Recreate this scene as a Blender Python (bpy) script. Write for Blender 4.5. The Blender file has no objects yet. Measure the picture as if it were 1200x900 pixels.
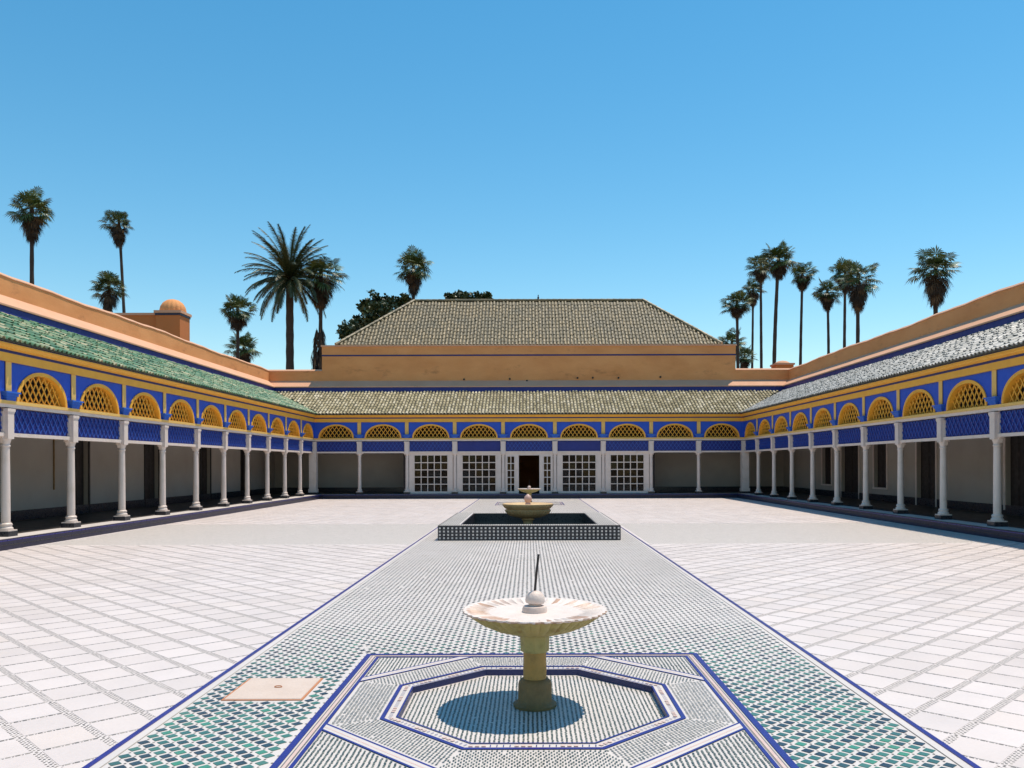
import bpy, math, random
import numpy as np
from mathutils import Vector, Matrix
R = math.radians
random.seed(7)
rng = np.random.default_rng(11)
scene = bpy.context.scene
C = scene.collection

# ------------------------------------------------------------------ camera
F = 970.0                      # focal length in photo pixels (1200 wide)
EYE = 1.6
cam_d = bpy.data.cameras.new('camera')
cam_d.sensor_width = 36.0
cam_d.lens = 36.0 * F / 1200.0
cam_d.shift_x = (600 - 620) / 1200.0
cam_d.shift_y = (545 - 450) / 1200.0
cam_d.clip_start = 0.05
cam_d.clip_end = 6000
cam = bpy.data.objects.new('camera', cam_d)
C.objects.link(cam)
cam.location = (0, 0, EYE)
cam.rotation_euler = (Matrix.Rotation(R(90), 3, 'X') @ Matrix.Rotation(R(-0.15), 3, 'Z')).to_euler()
scene.camera = cam

# ------------------------------------------------------------------ sky and sun
SUN = Vector((0.25, 0.175, 1.0)).normalized()
SUN_EL = math.asin(SUN.z)
SUN_AZ = math.atan2(SUN.x, SUN.y)
world = bpy.data.worlds.new('World')
scene.world = world
world.use_nodes = True
wn, wl = world.node_tree.nodes, world.node_tree.links
wn.clear()
w_out = wn.new('ShaderNodeOutputWorld')
w_bg = wn.new('ShaderNodeBackground')
w_sky = wn.new('ShaderNodeTexSky')
w_sky.sky_type = 'NISHITA'
w_sky.sun_disc = False
w_sky.sun_elevation = SUN_EL
w_sky.sun_rotation = SUN_AZ
w_sky.altitude = 450
w_sky.air_density = 1.22
w_sky.dust_density = 0.1
w_sky.ozone_density = 1.0
w_bg.inputs['Strength'].default_value = 0.145
w_hs = wn.new('ShaderNodeHueSaturation')          # the photograph's strongly saturated blue
w_hs.inputs['Hue'].default_value = 0.484
w_hs.inputs['Saturation'].default_value = 1.37
wl.new(w_sky.outputs[0], w_hs.inputs['Color'])
wl.new(w_hs.outputs[0], w_bg.inputs[0])
wl.new(w_bg.outputs[0], w_out.inputs[0])

sun_d = bpy.data.lights.new('sun', 'SUN')
sun_d.energy = 4.9
sun_d.angle = R(0.5)
sun_d.color = (1.0, 0.89, 0.75)
sun = bpy.data.objects.new('sun', sun_d)
C.objects.link(sun)
sun.location = (20, 15, 80)
sun.rotation_euler = (-SUN).to_track_quat('-Z', 'Y').to_euler()

scene.view_settings.view_transform = 'Standard'
scene.view_settings.look = 'None'
scene.view_settings.exposure = 0.06
scene.view_settings.gamma = 1.0
scene.view_settings.use_curve_mapping = False
scene.render.engine = 'CYCLES'
scene.cycles.max_bounces = 8
scene.cycles.diffuse_bounces = 5
scene.cycles.transparent_max_bounces = 12
scene.cycles.use_denoising = True
scene.cycles.caustics_reflective = False
scene.cycles.caustics_refractive = False

# ------------------------------------------------------------------ materials
MATS = {}
def mat(name, col, rough=0.6, col2=None, scale=3.0, amt=0.5, bump=0.0, bump_scale=60.0,
        spec=0.5, lo=0.35, hi=0.75, ramp=None, grain=0.06, col3=None, scale3=1.0, lo3=0.55, hi3=0.75, coat=0.0, detail=8, stretch=None):
    m = bpy.data.materials.new(name)
    m.use_nodes = True
    n, l = m.node_tree.nodes, m.node_tree.links
    b = n['Principled BSDF']
    b.inputs['Roughness'].default_value = rough
    b.inputs['Specular IOR Level'].default_value = spec
    if coat:
        b.inputs['Coat Weight'].default_value = coat
        b.inputs['Coat Roughness'].default_value = 0.15
    geo = n.new('ShaderNodeNewGeometry')
    pos = geo.outputs['Position']
    if stretch:
        mp = n.new('ShaderNodeMapping')
        mp.inputs['Scale'].default_value = stretch
        l.new(pos, mp.inputs['Vector'])
        spos = mp.outputs[0]
    else:
        spos = pos
    def noise(s, det=detail, r=0.6, p=pos):
        t = n.new('ShaderNodeTexNoise')
        t.inputs['Scale'].default_value = s
        t.inputs['Detail'].default_value = det
        t.inputs['Roughness'].default_value = r
        l.new(p, t.inputs['Vector'])
        return t.outputs['Fac']
    def mrange(v, a, c, o0=0.0, o1=1.0):
        r = n.new('ShaderNodeMapRange')
        r.inputs['From Min'].default_value = a
        r.inputs['From Max'].default_value = c
        r.inputs['To Min'].default_value = o0
        r.inputs['To Max'].default_value = o1
        l.new(v, r.inputs['Value'])
        return r.outputs[0]
    def mix(fac, a, c, mode='MIX'):
        x = n.new('ShaderNodeMix')
        x.data_type = 'RGBA'
        x.blend_type = mode
        for sock, v in ((x.inputs[0], fac), (x.inputs[6], a), (x.inputs[7], c)):
            if hasattr(v, 'is_linked'):
                l.new(v, sock)
            elif isinstance(v, (int, float)):
                sock.default_value = v
            else:
                sock.default_value = (*v[:3], 1)
        return x.outputs[2]
    if ramp:
        at = n.new('ShaderNodeAttribute')
        at.attribute_name = 'tint'
        rp = n.new('ShaderNodeValToRGB')
        rp.color_ramp.interpolation = 'LINEAR'
        e = rp.color_ramp.elements
        while len(e) < len(ramp):
            e.new(0.5)
        for i, (p, c) in enumerate(ramp):
            e[i].position = p
            e[i].color = (*c, 1)
        l.new(at.outputs['Fac'], rp.inputs[0])
        base = rp.outputs[0]
    else:
        base = col
    if col2 is not None:
        base = mix(mrange(noise(scale, p=spos), lo, hi, 0, amt), base, col2)
    if col3 is not None:
        base = mix(mrange(noise(scale3, 10, 0.7, spos), lo3, hi3, 0, 0.85), base, col3)
    if grain:
        base = mix(1.0, base, mix(noise(41.0, 4), (1 - grain * 2,) * 3, (1 + grain * 0.5,) * 3), 'MULTIPLY')
    if hasattr(base, 'is_linked'):
        l.new(base, b.inputs['Base Color'])
    else:
        b.inputs['Base Color'].default_value = (*base, 1)
    rv = mrange(noise(scale * 2.3, 5), 0.3, 0.7, max(0.02, rough - 0.09), min(1, rough + 0.1))
    l.new(rv, b.inputs['Roughness'])
    if bump:
        bp = n.new('ShaderNodeBump')
        bp.inputs['Strength'].default_value = bump
        bp.inputs['Distance'].default_value = 0.02
        l.new(noise(bump_scale, 6), bp.inputs['Height'])
        l.new(bp.outputs[0], b.inputs['Normal'])
    MATS[name] = m
    return m

mat('white_tile', None, 0.45, (0.58, 0.51, 0.465), 0.7, 0.55, 0.06, 30, ramp=[(0, (0.63, 0.555, 0.525)), (0.4, (0.69, 0.61, 0.58)), (0.9, (0.72, 0.64, 0.61)), (1, (0.69, 0.595, 0.545))],
    col3=(0.50, 0.44, 0.39), scale3=4.5, lo3=0.62, hi3=0.85)
mat('grout', (0.63, 0.57, 0.545), 0.8, (0.52, 0.46, 0.43), 6, 0.5)
mat('mosaic_white', (0.64, 0.585, 0.55), 0.45, (0.50, 0.455, 0.41), 1.1, 0.5, 0.05, 50, lo=0.4, hi=0.8)
mat('mosaic_green', None, 0.3, (0.10, 0.16, 0.15), 2.5, 0.35, ramp=[(0, (0.012, 0.022, 0.045)), (0.3, (0.018, 0.045, 0.065)), (0.45, (0.03, 0.115, 0.105)), (0.75, (0.045, 0.17, 0.135)), (0.95, (0.07, 0.20, 0.15)), (1, (0.05, 0.25, 0.16))])
mat('mosaic_sage', None, 0.4, (0.25, 0.26, 0.22), 1.2, 0.5, ramp=[(0, (0.12, 0.15, 0.11)), (0.5, (0.20, 0.24, 0.17)), (1, (0.30, 0.33, 0.25))])
mat('inlay_dark', None, 0.45, ramp=[(0, (0.10, 0.09, 0.082)), (0.5, (0.21, 0.185, 0.16)), (1, (0.38, 0.34, 0.29))])
mat('inlay_fine', None, 0.4, ramp=[(0, (0.04, 0.06, 0.055)), (0.6, (0.10, 0.125, 0.11)), (1, (0.22, 0.23, 0.19))])
mat('tile_blue', (0.022, 0.020, 0.22), 0.3, (0.012, 0.010, 0.09), 5, 0.5, col3=(0.05, 0.06, 0.34), scale3=14, lo3=0.6, hi3=0.8)
mat('tile_lightblue', (0.014, 0.025, 0.13), 0.35, (0.01, 0.016, 0.07), 5, 0.6)
mat('tile_navy', (0.008, 0.008, 0.03), 0.4, (0.015, 0.015, 0.065), 7, 0.7)
mat('tile_pink', (0.62, 0.44, 0.38), 0.45, (0.66, 0.55, 0.52), 8, 0.7)
mat('tile_black', (0.012, 0.013, 0.02), 0.3, (0.03, 0.03, 0.04), 8, 0.6)
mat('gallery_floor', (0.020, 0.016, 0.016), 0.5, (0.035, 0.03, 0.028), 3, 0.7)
mat('white_paint', (0.71, 0.60, 0.53), 0.5, (0.52, 0.42, 0.32), 3.5, 0.7, 0.12, 25, lo=0.5, hi=0.85, col3=(0.42, 0.36, 0.29), scale3=7, lo3=0.68, hi3=0.85)
mat('white_wall', (0.43, 0.385, 0.33), 0.8, (0.33, 0.29, 0.24), 0.9, 0.6, 0.1, 12, col3=(0.36, 0.31, 0.26), scale3=2.2, lo3=0.66, hi3=0.85)
mat('blue_paint', (0.006, 0.075, 0.52), 0.5, (0.006, 0.048, 0.36), 2.5, 0.55, 0.08, 30, col3=(0.04, 0.12, 0.55), scale3=6, lo3=0.62, hi3=0.8)
mat('navy_paint', (0.008, 0.020, 0.20), 0.5, (0.008, 0.015, 0.15), 2.5, 0.6, 0.08, 30)
mat('azure_paint', (0.02, 0.13, 0.56), 0.5, (0.015, 0.08, 0.42), 4, 0.6)
mat('lattice_blue', (0.022, 0.085, 0.40), 0.45, (0.012, 0.045, 0.28), 5, 0.6, 0.08, 30)
mat('line_blue', (0.012, 0.014, 0.10), 0.5, (0.02, 0.025, 0.18), 3, 0.6)
mat('yellow_paint', (0.84, 0.43, 0.045), 0.55, (0.68, 0.30, 0.03), 3.0, 0.55, 0.1, 30, col3=(0.40, 0.20, 0.04), scale3=6, lo3=0.66, hi3=0.85)
mat('yellow_pale', (0.78, 0.50, 0.14), 0.55, (0.68, 0.40, 0.09), 3.0, 0.6, 0.1, 30, col3=(0.42, 0.27, 0.09), scale3=6, lo3=0.66, hi3=0.85)
mat('marble_ochre', (0.50, 0.27, 0.065), 0.6, (0.34, 0.24, 0.07), 9, 0.8, 0.3, 60, col3=(0.24, 0.11, 0.03), scale3=9, lo3=0.52, hi3=0.75)
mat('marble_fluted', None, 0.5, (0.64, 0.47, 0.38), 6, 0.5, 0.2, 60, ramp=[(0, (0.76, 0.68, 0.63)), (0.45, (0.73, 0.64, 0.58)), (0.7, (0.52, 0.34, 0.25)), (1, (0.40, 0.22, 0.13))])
mat('orange_plaster', (0.78, 0.345, 0.125), 0.85, (0.62, 0.235, 0.07), 0.55, 0.85, 0.25, 9, col3=(0.34, 0.13, 0.05), scale3=0.8, lo3=0.57, hi3=0.76, stretch=(1, 1, 2.2))
mat('deep_plaster', (0.60, 0.19, 0.05), 0.85, (0.44, 0.17, 0.05), 0.7, 0.7, 0.2, 9)
mat('pink_plaster', (0.68, 0.38, 0.235), 0.85, (0.60, 0.30, 0.17), 0.9, 0.6, 0.2, 9, col3=(0.33, 0.18, 0.10), scale3=1.5, lo3=0.62, hi3=0.8)
mat('roof_green', None, 0.33, (0.34, 0.33, 0.19), 1.4, 0.5, 0.15, 40, ramp=[(0, (0.035, 0.11, 0.05)), (0.35, (0.06, 0.19, 0.09)), (0.6, (0.12, 0.25, 0.12)), (0.85, (0.30, 0.33, 0.17)), (1, (0.52, 0.46, 0.28))], lo=0.45, hi=0.8)
mat('roof_ochre', None, 0.36, (0.26, 0.22, 0.12), 1.0, 0.5, 0.15, 40, ramp=[(0, (0.30, 0.26, 0.16)), (0.35, (0.46, 0.40, 0.25)), (0.7, (0.58, 0.51, 0.34)), (1, (0.70, 0.63, 0.47))])
mat('roof_pan', (0.022, 0.026, 0.016), 0.6, (0.05, 0.045, 0.03), 6, 0.7)
mat('roof_glare_grey', None, 0.48, (0.14, 0.16, 0.15), 1.4, 0.5, 0.15, 40, ramp=[(0, (0.12, 0.13, 0.12)), (0.35, (0.23, 0.235, 0.22)), (0.7, (0.35, 0.345, 0.33)), (1, (0.50, 0.48, 0.45))])  # green glazed tiles whose glare is put into this grey
mat('roof_brown', None, 0.55, (0.13, 0.115, 0.07), 0.8, 0.7, 0.15, 40, ramp=[(0, (0.09, 0.075, 0.036)), (0.35, (0.19, 0.148, 0.072)), (0.7, (0.27, 0.205, 0.105)), (1, (0.38, 0.285, 0.16))], lo=0.4, hi=0.7)
mat('dark_wood', (0.012, 0.007, 0.005), 0.6, (0.022, 0.013, 0.009), 4, 0.7)
mat('ceiling_wood', (0.022, 0.012, 0.007), 0.7, (0.04, 0.02, 0.010), 3, 0.7)
mat('interior_shade', (0.035, 0.025, 0.022), 0.8)  # near-black walls: the dimness of the glazed room is put into the colour
mat('marble', (0.72, 0.62, 0.56), 0.5, (0.62, 0.42, 0.32), 6, 0.8, 0.25, 60, col3=(0.40, 0.23, 0.14), scale3=9, lo3=0.60, hi3=0.8)
mat('marble_mossy', (0.46, 0.36, 0.13), 0.6, (0.30, 0.30, 0.10), 9, 0.85, 0.3, 60, col3=(0.26, 0.13, 0.035), scale3=9, lo3=0.50, hi3=0.72)
mat('marble_gold', (0.66, 0.45, 0.22), 0.5, (0.50, 0.30, 0.12), 6, 0.7, 0.2, 60)
mat('stone_dark', (0.27, 0.155, 0.05), 0.6, (0.14, 0.085, 0.03), 10, 0.8, 0.3, 60)
mat('marble_rose', (0.60, 0.40, 0.35), 0.5, (0.46, 0.26, 0.22), 12, 0.7, 0.2, 60)
mat('iron', (0.018, 0.012, 0.012), 0.45, (0.05, 0.025, 0.015), 30, 0.6)
mat('slab', (0.60, 0.49, 0.42), 0.7, (0.52, 0.41, 0.34), 5, 0.7, 0.2, 30)
mat('terracotta', (0.50, 0.20, 0.09), 0.8, (0.36, 0.14, 0.06), 9, 0.7)
mat('earth', (0.36, 0.25, 0.16), 0.9, (0.26, 0.18, 0.11), 0.3, 0.7)
mat('palm_leaf', None, 0.5, ramp=[(0, (0.03, 0.05, 0.015)), (0.5, (0.06, 0.10, 0.025)), (0.85, (0.12, 0.155, 0.045)), (1, (0.18, 0.18, 0.07))], grain=0)
mat('palm_dead', None, 0.8, ramp=[(0, (0.030, 0.018, 0.010)), (0.7, (0.07, 0.04, 0.02)), (1, (0.20, 0.11, 0.045))], grain=0)
mat('date_leaf', None, 0.5, ramp=[(0, (0.03, 0.045, 0.018)), (0.6, (0.06, 0.08, 0.03)), (1, (0.13, 0.12, 0.05))], grain=0)
mat('palm_trunk', (0.06, 0.042, 0.032), 0.9, (0.03, 0.02, 0.016), 5, 0.7, 0.5, 14)
mat('tree_leaf', None, 0.5, ramp=[(0, (0.018, 0.035, 0.012)), (0.6, (0.035, 0.06, 0.018)), (1, (0.07, 0.09, 0.03))], grain=0)

m = bpy.data.materials.new('window_glass')
m.use_nodes = True
n_, l_ = m.node_tree.nodes, m.node_tree.links
n_.clear()
o_ = n_.new('ShaderNodeOutputMaterial'); mx = n_.new('ShaderNodeMixShader'); fr = n_.new('ShaderNodeFresnel')
tr = n_.new('ShaderNodeBsdfTransparent'); gl = n_.new('ShaderNodeBsdfGlossy')
tr.inputs[0].default_value = (0.62, 0.62, 0.64, 1); gl.inputs['Roughness'].default_value = 0.04
fr.inputs[0].default_value = 1.28
l_.new(fr.outputs[0], mx.inputs[0]); l_.new(tr.outputs[0], mx.inputs[1]); l_.new(gl.outputs[0], mx.inputs[2]); l_.new(mx.outputs[0], o_.inputs[0])
MATS['window_glass'] = m
m = mat('water', (0.006, 0.010, 0.012), 0.06, bump=0.12, bump_scale=7, grain=0)

# ------------------------------------------------------------------ mesh helpers
class MB:
    """collects shapes for ONE mesh object"""
    def __init__(self):
        self.v, self.f, self.t = [], [], []
    def add(self, vs, fs, tint=None):
        k = len(self.v)
        self.v.extend(tuple(p) for p in vs)
        for f in fs:
            self.f.append(tuple(i + k for i in f))
            self.t.append(random.random() if tint is None else tint)
        return self
    def box(self, x0, x1, y0, y1, z0, z1, tint=None):
        vs = [(x, y, z) for z in (z0, z1) for y in (y0, y1) for x in (x0, x1)]
        return self.add(vs, [(0, 2, 3, 1), (4, 5, 7, 6), (0, 1, 5, 4), (2, 6, 7, 3), (0, 4, 6, 2), (1, 3, 7, 5)], tint)
    def prism(self, poly, z0, z1, tint=None, bottom=False):
        n = len(poly)
        vs = [(x, y, z0) for x, y in poly] + [(x, y, z1) for x, y in poly]
        fs = [tuple(range(n, 2 * n))] + [(i, (i + 1) % n, n + (i + 1) % n, n + i) for i in range(n)]
        if bottom:
            fs.append(tuple(reversed(range(n))))
        return self.add(vs, fs, random.random() if tint is None else tint)
    def sweep(self, prof, s0, s1, n=1, wob=None, tint=None):
        """closed profile [(d, z)] run along s (local x) between s0(d) and s1(d): mitred ends"""
        k = len(prof)
        vs = []
        for i in range(n + 1):
            u = i / n
            for j, (d, z) in enumerate(prof):
                s = s0(d) * (1 - u) + s1(d) * u
                dz = wob(s, d, z) if wob else 0
                vs.append((s, d, z + dz))
        fs = [tuple(range(k)), tuple(reversed(range(n * k, n * k + k)))]
        for i in range(n):
            for j in range(k):
                a, b = i * k + j, i * k + (j + 1) % k
                fs.append((a, a + k, b + k, b))
        return self.add(vs, fs, tint)
    def lathe(self, prof, seg=32, cx=0, cy=0, flute=None, tint=None):
        """profile [(r, z)] or [(r, z, amp)]; amp scallops the radius"""
        vs = []
        nf = flute or 0
        for p in prof:
            r, z = p[0], p[1]
            amp = p[2] if len(p) > 2 else 0
            for i in range(seg):
                a = 2 * math.pi * i / seg
                c = math.cos(nf * a)
                rr = r * (1 + amp * abs(math.cos(nf * a / 2)) - amp * 0.6) if amp else r
                vs.append((cx + rr * math.cos(a), cy + rr * math.sin(a), z + (p[3] * (abs(math.cos(nf * a / 2)) - 0.6) if len(p) > 3 else 0)))
        fs = []
        for j in range(len(prof) - 1):
            for i in range(seg):
                a, b = j * seg + i, j * seg + (i + 1) % seg
                fs.append((a, b, b + seg, a + seg))
        fs.append(tuple(reversed(range(seg))))
        fs.append(tuple(range((len(prof) - 1) * seg, len(prof) * seg)))
        if callable(tint):
            self.add(vs, fs, 0.2)
            n0 = len(self.t) - len(fs)
            for j in range(len(prof) - 1):
                for i in range(seg):
                    self.t[n0 + j * seg + i] = tint(j, i)
            return self
        return self.add(vs, fs, tint)
    def tube(self, pts, rads, seg=8, tint=None):
        vs = []
        pts = [Vector(p) for p in pts]
        for i, p in enumerate(pts):
            d = (pts[min(i + 1, len(pts) - 1)] - pts[max(i - 1, 0)]).normalized()
            a = d.cross(Vector((0, 1, 0.01))).normalized()
            b = d.cross(a)
            for k in range(seg):
                t = 2 * math.pi * k / seg
                vs.append(p + (a * math.cos(t) + b * math.sin(t)) * rads[i])
        fs = [(j * seg + i, j * seg + (i + 1) % seg, (j + 1) * seg + (i + 1) % seg, (j + 1) * seg + i)
              for j in range(len(pts) - 1) for i in range(seg)]
        fs += [tuple(reversed(range(seg))), tuple(range((len(pts) - 1) * seg, len(pts) * seg))]
        return self.add(vs, fs, tint)
    def mesh(self, name, material, smooth=False):
        me = bpy.data.meshes.new(name)
        me.from_pydata(self.v, [], self.f)
        at = me.attributes.new('tint', 'FLOAT', 'FACE')
        at.data.foreach_set('value', self.t)
        for x in (material if isinstance(material, (list, tuple)) else [material]):
            me.materials.append(MATS[x])
        if smooth:
            me.polygons.foreach_set('use_smooth', [True] * len(me.polygons))
            try:
                me.set_sharp_from_angle(angle=R(38))
            except Exception:
                pass
        me.update()
        return me
    def build(self, name, material, parent=None, loc=(0, 0, 0), smooth=False):
        return put(name, self.mesh(name, material, smooth), parent, loc)

def put(name, me, parent=None, loc=(0, 0, 0), rot=None, scale=None):
    o = bpy.data.objects.new(name, me)
    C.objects.link(o)
    o.location = loc
    if rot is not None:
        o.rotation_euler = rot
    if scale is not None:
        o.scale = scale
    if parent is not None:
        o.parent = parent
    return o

def quads(name, V, tint, material, parent=None, loc=(0, 0, 0)):
    """V: (n, k, 3) array of n flat k-gons -> one mesh object"""
    V = np.asarray(V, dtype=np.float32)
    n, k = V.shape[:2]
    me = bpy.data.meshes.new(name)
    me.vertices.add(n * k)
    me.vertices.foreach_set('co', V.reshape(-1))
    me.loops.add(n * k)
    me.loops.foreach_set('vertex_index', np.arange(n * k, dtype=np.int32))
    me.polygons.add(n)
    me.polygons.foreach_set('loop_start', np.arange(0, n * k, k, dtype=np.int32))
    me.update(calc_edges=True)
    at = me.attributes.new('tint', 'FLOAT', 'FACE')
    at.data.foreach_set('value', np.asarray(tint, dtype=np.float32))
    me.materials.append(MATS[material])
    return put(name, me, parent, loc)

def thing(name, label, cat, loc=(0, 0, 0), rz=0.0, group=None):
    o = bpy.data.objects.new(name, None)
    C.objects.link(o)
    o.location = loc
    o.rotation_euler = (0, 0, rz)
    o.empty_display_size = 0.3
    tag(o, label, cat, group)
    return o

def tag(o, label, cat, group=None):
    o['label'] = label
    o['category'] = cat
    if group:
        o['group'] = group
    return o

def structure(o, label=None):
    o['kind'] = 'structure'
    if label:
        o['label'] = label
    return o

def stuff(o):
    o['kind'] = 'stuff'
    return o

def clip(poly, x0, x1, y0, y1):
    for ax, lim, sg in ((0, x0, 1), (0, x1, -1), (1, y0, 1), (1, y1, -1)):
        out = []
        for i in range(len(poly)):
            a, b = poly[i - 1], poly[i]
            ia, ib = (a[ax] - lim) * sg >= 0, (b[ax] - lim) * sg >= 0
            if ia != ib:
                t = (lim - a[ax]) / (b[ax] - a[ax])
                out.append((a[0] + (b[0] - a[0]) * t, a[1] + (b[1] - a[1]) * t))
            if ib:
                out.append(b)
        poly = out
        if len(poly) < 3:
            return []
    return poly

def area(p):
    return 0.5 * abs(sum(p[i - 1][0] * p[i][1] - p[i][0] * p[i - 1][1] for i in range(len(p))))

def seen_size(x, y, w):
    """rough size on the picture of a piece w wide at (x, y) on the ground; 0 outside the frame"""
    if y < 1:
        return 0
    px, py = 620 + F * x / y, 545 + F * EYE / y
    return F * w / y if (-10 < px < 1210 and py < 905) else 0

# ------------------------------------------------------------------ the court
XC, YC = 10.5, 40.3           # column planes of the galleries
EDGE = 0.5                    # platform in front of the columns
PLAT = 0.20
XE, YE = XC - EDGE, YC - EDGE
SW = 2.35                     # half width of the mosaic path
CB0, CB1 = 16.7, 22.6         # green cross band
B1 = (0.02, 5.63)             # near octagonal basin
B2 = (0.02, 34.5)             # far one

g = MB().add([(-3000, -3000, -0.4), (3000, -3000, -0.4), (3000, 4000, -0.4), (-3000, 4000, -0.4)], [(0, 1, 2, 3)])
structure(g.build('ground', 'earth'), 'bare sandy ground outside the palace')

court = structure(MB().box(-XE, XE, -7, YE, -0.35, -0.075).build('court_floor', 'grout'), 'white tiled courtyard floor laid on the diagonal with dotted inlay lines')
bed = MB()
for sg in (-1, 1):
    a, b = sorted((sg * SW, sg * XE))
    bed.box(a, b, -7, YE, -0.07, -0.0022)
bed.build('bedding', 'grout', court)

P = 0.348                     # diagonal tile pitch
q = 1 / math.sqrt(2)
white_cells, dots, dots_t = [], [], []
for sg in (-1, 1):
    for (y0, y1) in ((-0.5, CB0), (CB1, YE)):
        nmax = int((XE + YE) / (P * math.sqrt(2))) + 4
        # rotated axes: e1 runs along the double dotted lines, e2 across them (mirrored in the two halves)
        e1 = (q * sg, q); e2 = (-q * sg, q)
        a_off = 2.365 * q
        for j in range(-40, 100):
            for i in range(-40, 100):
                u, v = i * P + 0.02, j * P + a_off
                cx, cy = e1[0] * u + e2[0] * v, e1[1] * u + e2[1] * v
                if not (SW - 0.4 < cx * sg < XE + 0.4 and y0 - 0.4 < cy < y1 + 0.4):
                    continue
                def pt(uu, vv):
                    return (e1[0] * uu + e2[0] * vv, e1[1] * uu + e2[1] * vv)
                hb, hs, gp = 0.0265, 0.0115, 0.0012
                poly = [pt(u + hs + gp, v + hb + gp), pt(u + P - hs - gp, v + hb + gp), pt(u + P - hs - gp, v + P - hb - gp), pt(u + hs + gp, v + P - hb - gp)]
                xa, xb = sorted((sg * (SW + 0.004), sg * (XE - 0.003)))
                poly = clip(poly, xa, xb, y0 + 0.003, y1 - 0.003)
                if poly and area(poly) > 0.0006:
                    white_cells.append((poly, (cx, cy)))
                # dotted inlays: three rows of little squares along e1, one row along e2
                r = 0.0185
                nb = 19
                for k in range(nb):
                    for row in (-1, 0, 1):
                        if (k + row) % 2:
                            continue
                        cu, cv = u - hs + (k + 0.5) * P / nb, v + row * 0.0172
                        px_, py_ = pt(cu, cv)
                        if SW + 0.01 < px_ * sg < XE - 0.01 and y0 < py_ < y1:
                            h = 0.0060
                            dots.append([pt(cu - h, cv - h) + (0.0,), pt(cu + h, cv - h) + (0.0,), pt(cu + h, cv + h) + (0.0,), pt(cu - h, cv + h) + (0.0,)])
                            dots_t.append(random.random() ** 1.4)
                for k in range(12):
                    cu, cv = u, v + hb + (k + 0.5) * (P - 2 * hb) / 12
                    h = 0.0118 if k % 2 else 0.0048
                    px_, py_ = pt(cu, cv)
                    if SW + 0.01 < px_ * sg < XE - 0.01 and y0 < py_ < y1:
                        dots.append([pt(cu - h, cv - h) + (0.0,), pt(cu + h, cv - h) + (0.0,), pt(cu + h, cv + h) + (0.0,), pt(cu - h, cv + h) + (0.0,)])
                        dots_t.append(random.random())
dots = np.array(dots, dtype=np.float32)
dots[:, :, 2] = -0.0008
dots[:, :, :2] += rng.normal(0, 0.0011, (len(dots), 1, 2))
stuff(quads('inlay_squares', dots, dots_t, 'inlay_dark', court))
white_cells.sort(key=lambda c: -seen_size(c[1][0], c[1][1], math.sqrt(area(c[0]))))
rest = MB()
for k, (poly, c) in enumerate(white_cells):
    if k < 300:
        z1 = random.uniform(-0.0006, 0.0009)
        cx = sum(p[0] for p in poly) / len(poly); cy = sum(p[1] for p in poly) / len(poly)
        MB().prism([(x - cx, y - cy) for x, y in poly], -0.006, z1).build('tile', 'white_tile', court, (cx, cy, 0))
    else:
        rest.prism(poly, -0.006, random.uniform(-0.0006, 0.0008))
stuff(rest.build('tiles', 'white_tile', court))

# ------------------------------------------------------------------ mosaic path down the middle and its cross band
path = structure(MB().box(-SW, SW, -7, YE, -0.35, -0.08).build('mosaic_path', 'mosaic_white'), 'green and white mosaic path running down the middle of the courtyard')
HS = 1.40                     # half side of the blue framed squares round the basins
sheet = MB()
def rect(mb, x0, x1, y0, y1, z=-0.004):
    mb.add([(x0, y0, z), (x1, y0, z), (x1, y1, z), (x0, y1, z)], [(0, 1, 2, 3)])
ys = [-7, B1[1] - HS, B1[1] + HS, B2[1] - HS, B2[1] + HS, YE]
for k in range(5):
    if k % 2 == 0:
        rect(sheet, -SW, SW, ys[k], ys[k + 1])
    else:
        rect(sheet, -SW, B1[0] - HS, ys[k], ys[k + 1]); rect(sheet, B1[0] + HS, SW, ys[k], ys[k + 1])
for sg in (-1, 1):
    a, b = sorted((sg * SW, sg * XE))
    rect(sheet, a, b, CB0, CB1, -0.003)
sheet.build('mosaic_ground', 'mosaic_white', path)
ln = MB()
for sg in (-1, 1):
    a, b = sorted((sg * (SW - 0.008), sg * (SW + 0.026)))
    ln.box(a, b, -7, YE, -0.01, 0.002)
ln.build('blue_border', 'tile_blue', path)
ln = MB()
for sg in (-1, 1):
    a, b = sorted((sg * (SW - 0.070), sg * (SW - 0.063)))
    ln.box(a, b, -7, YE, -0.01, -0.0015)
ln.build('dark_border', 'inlay_dark', path)

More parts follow.
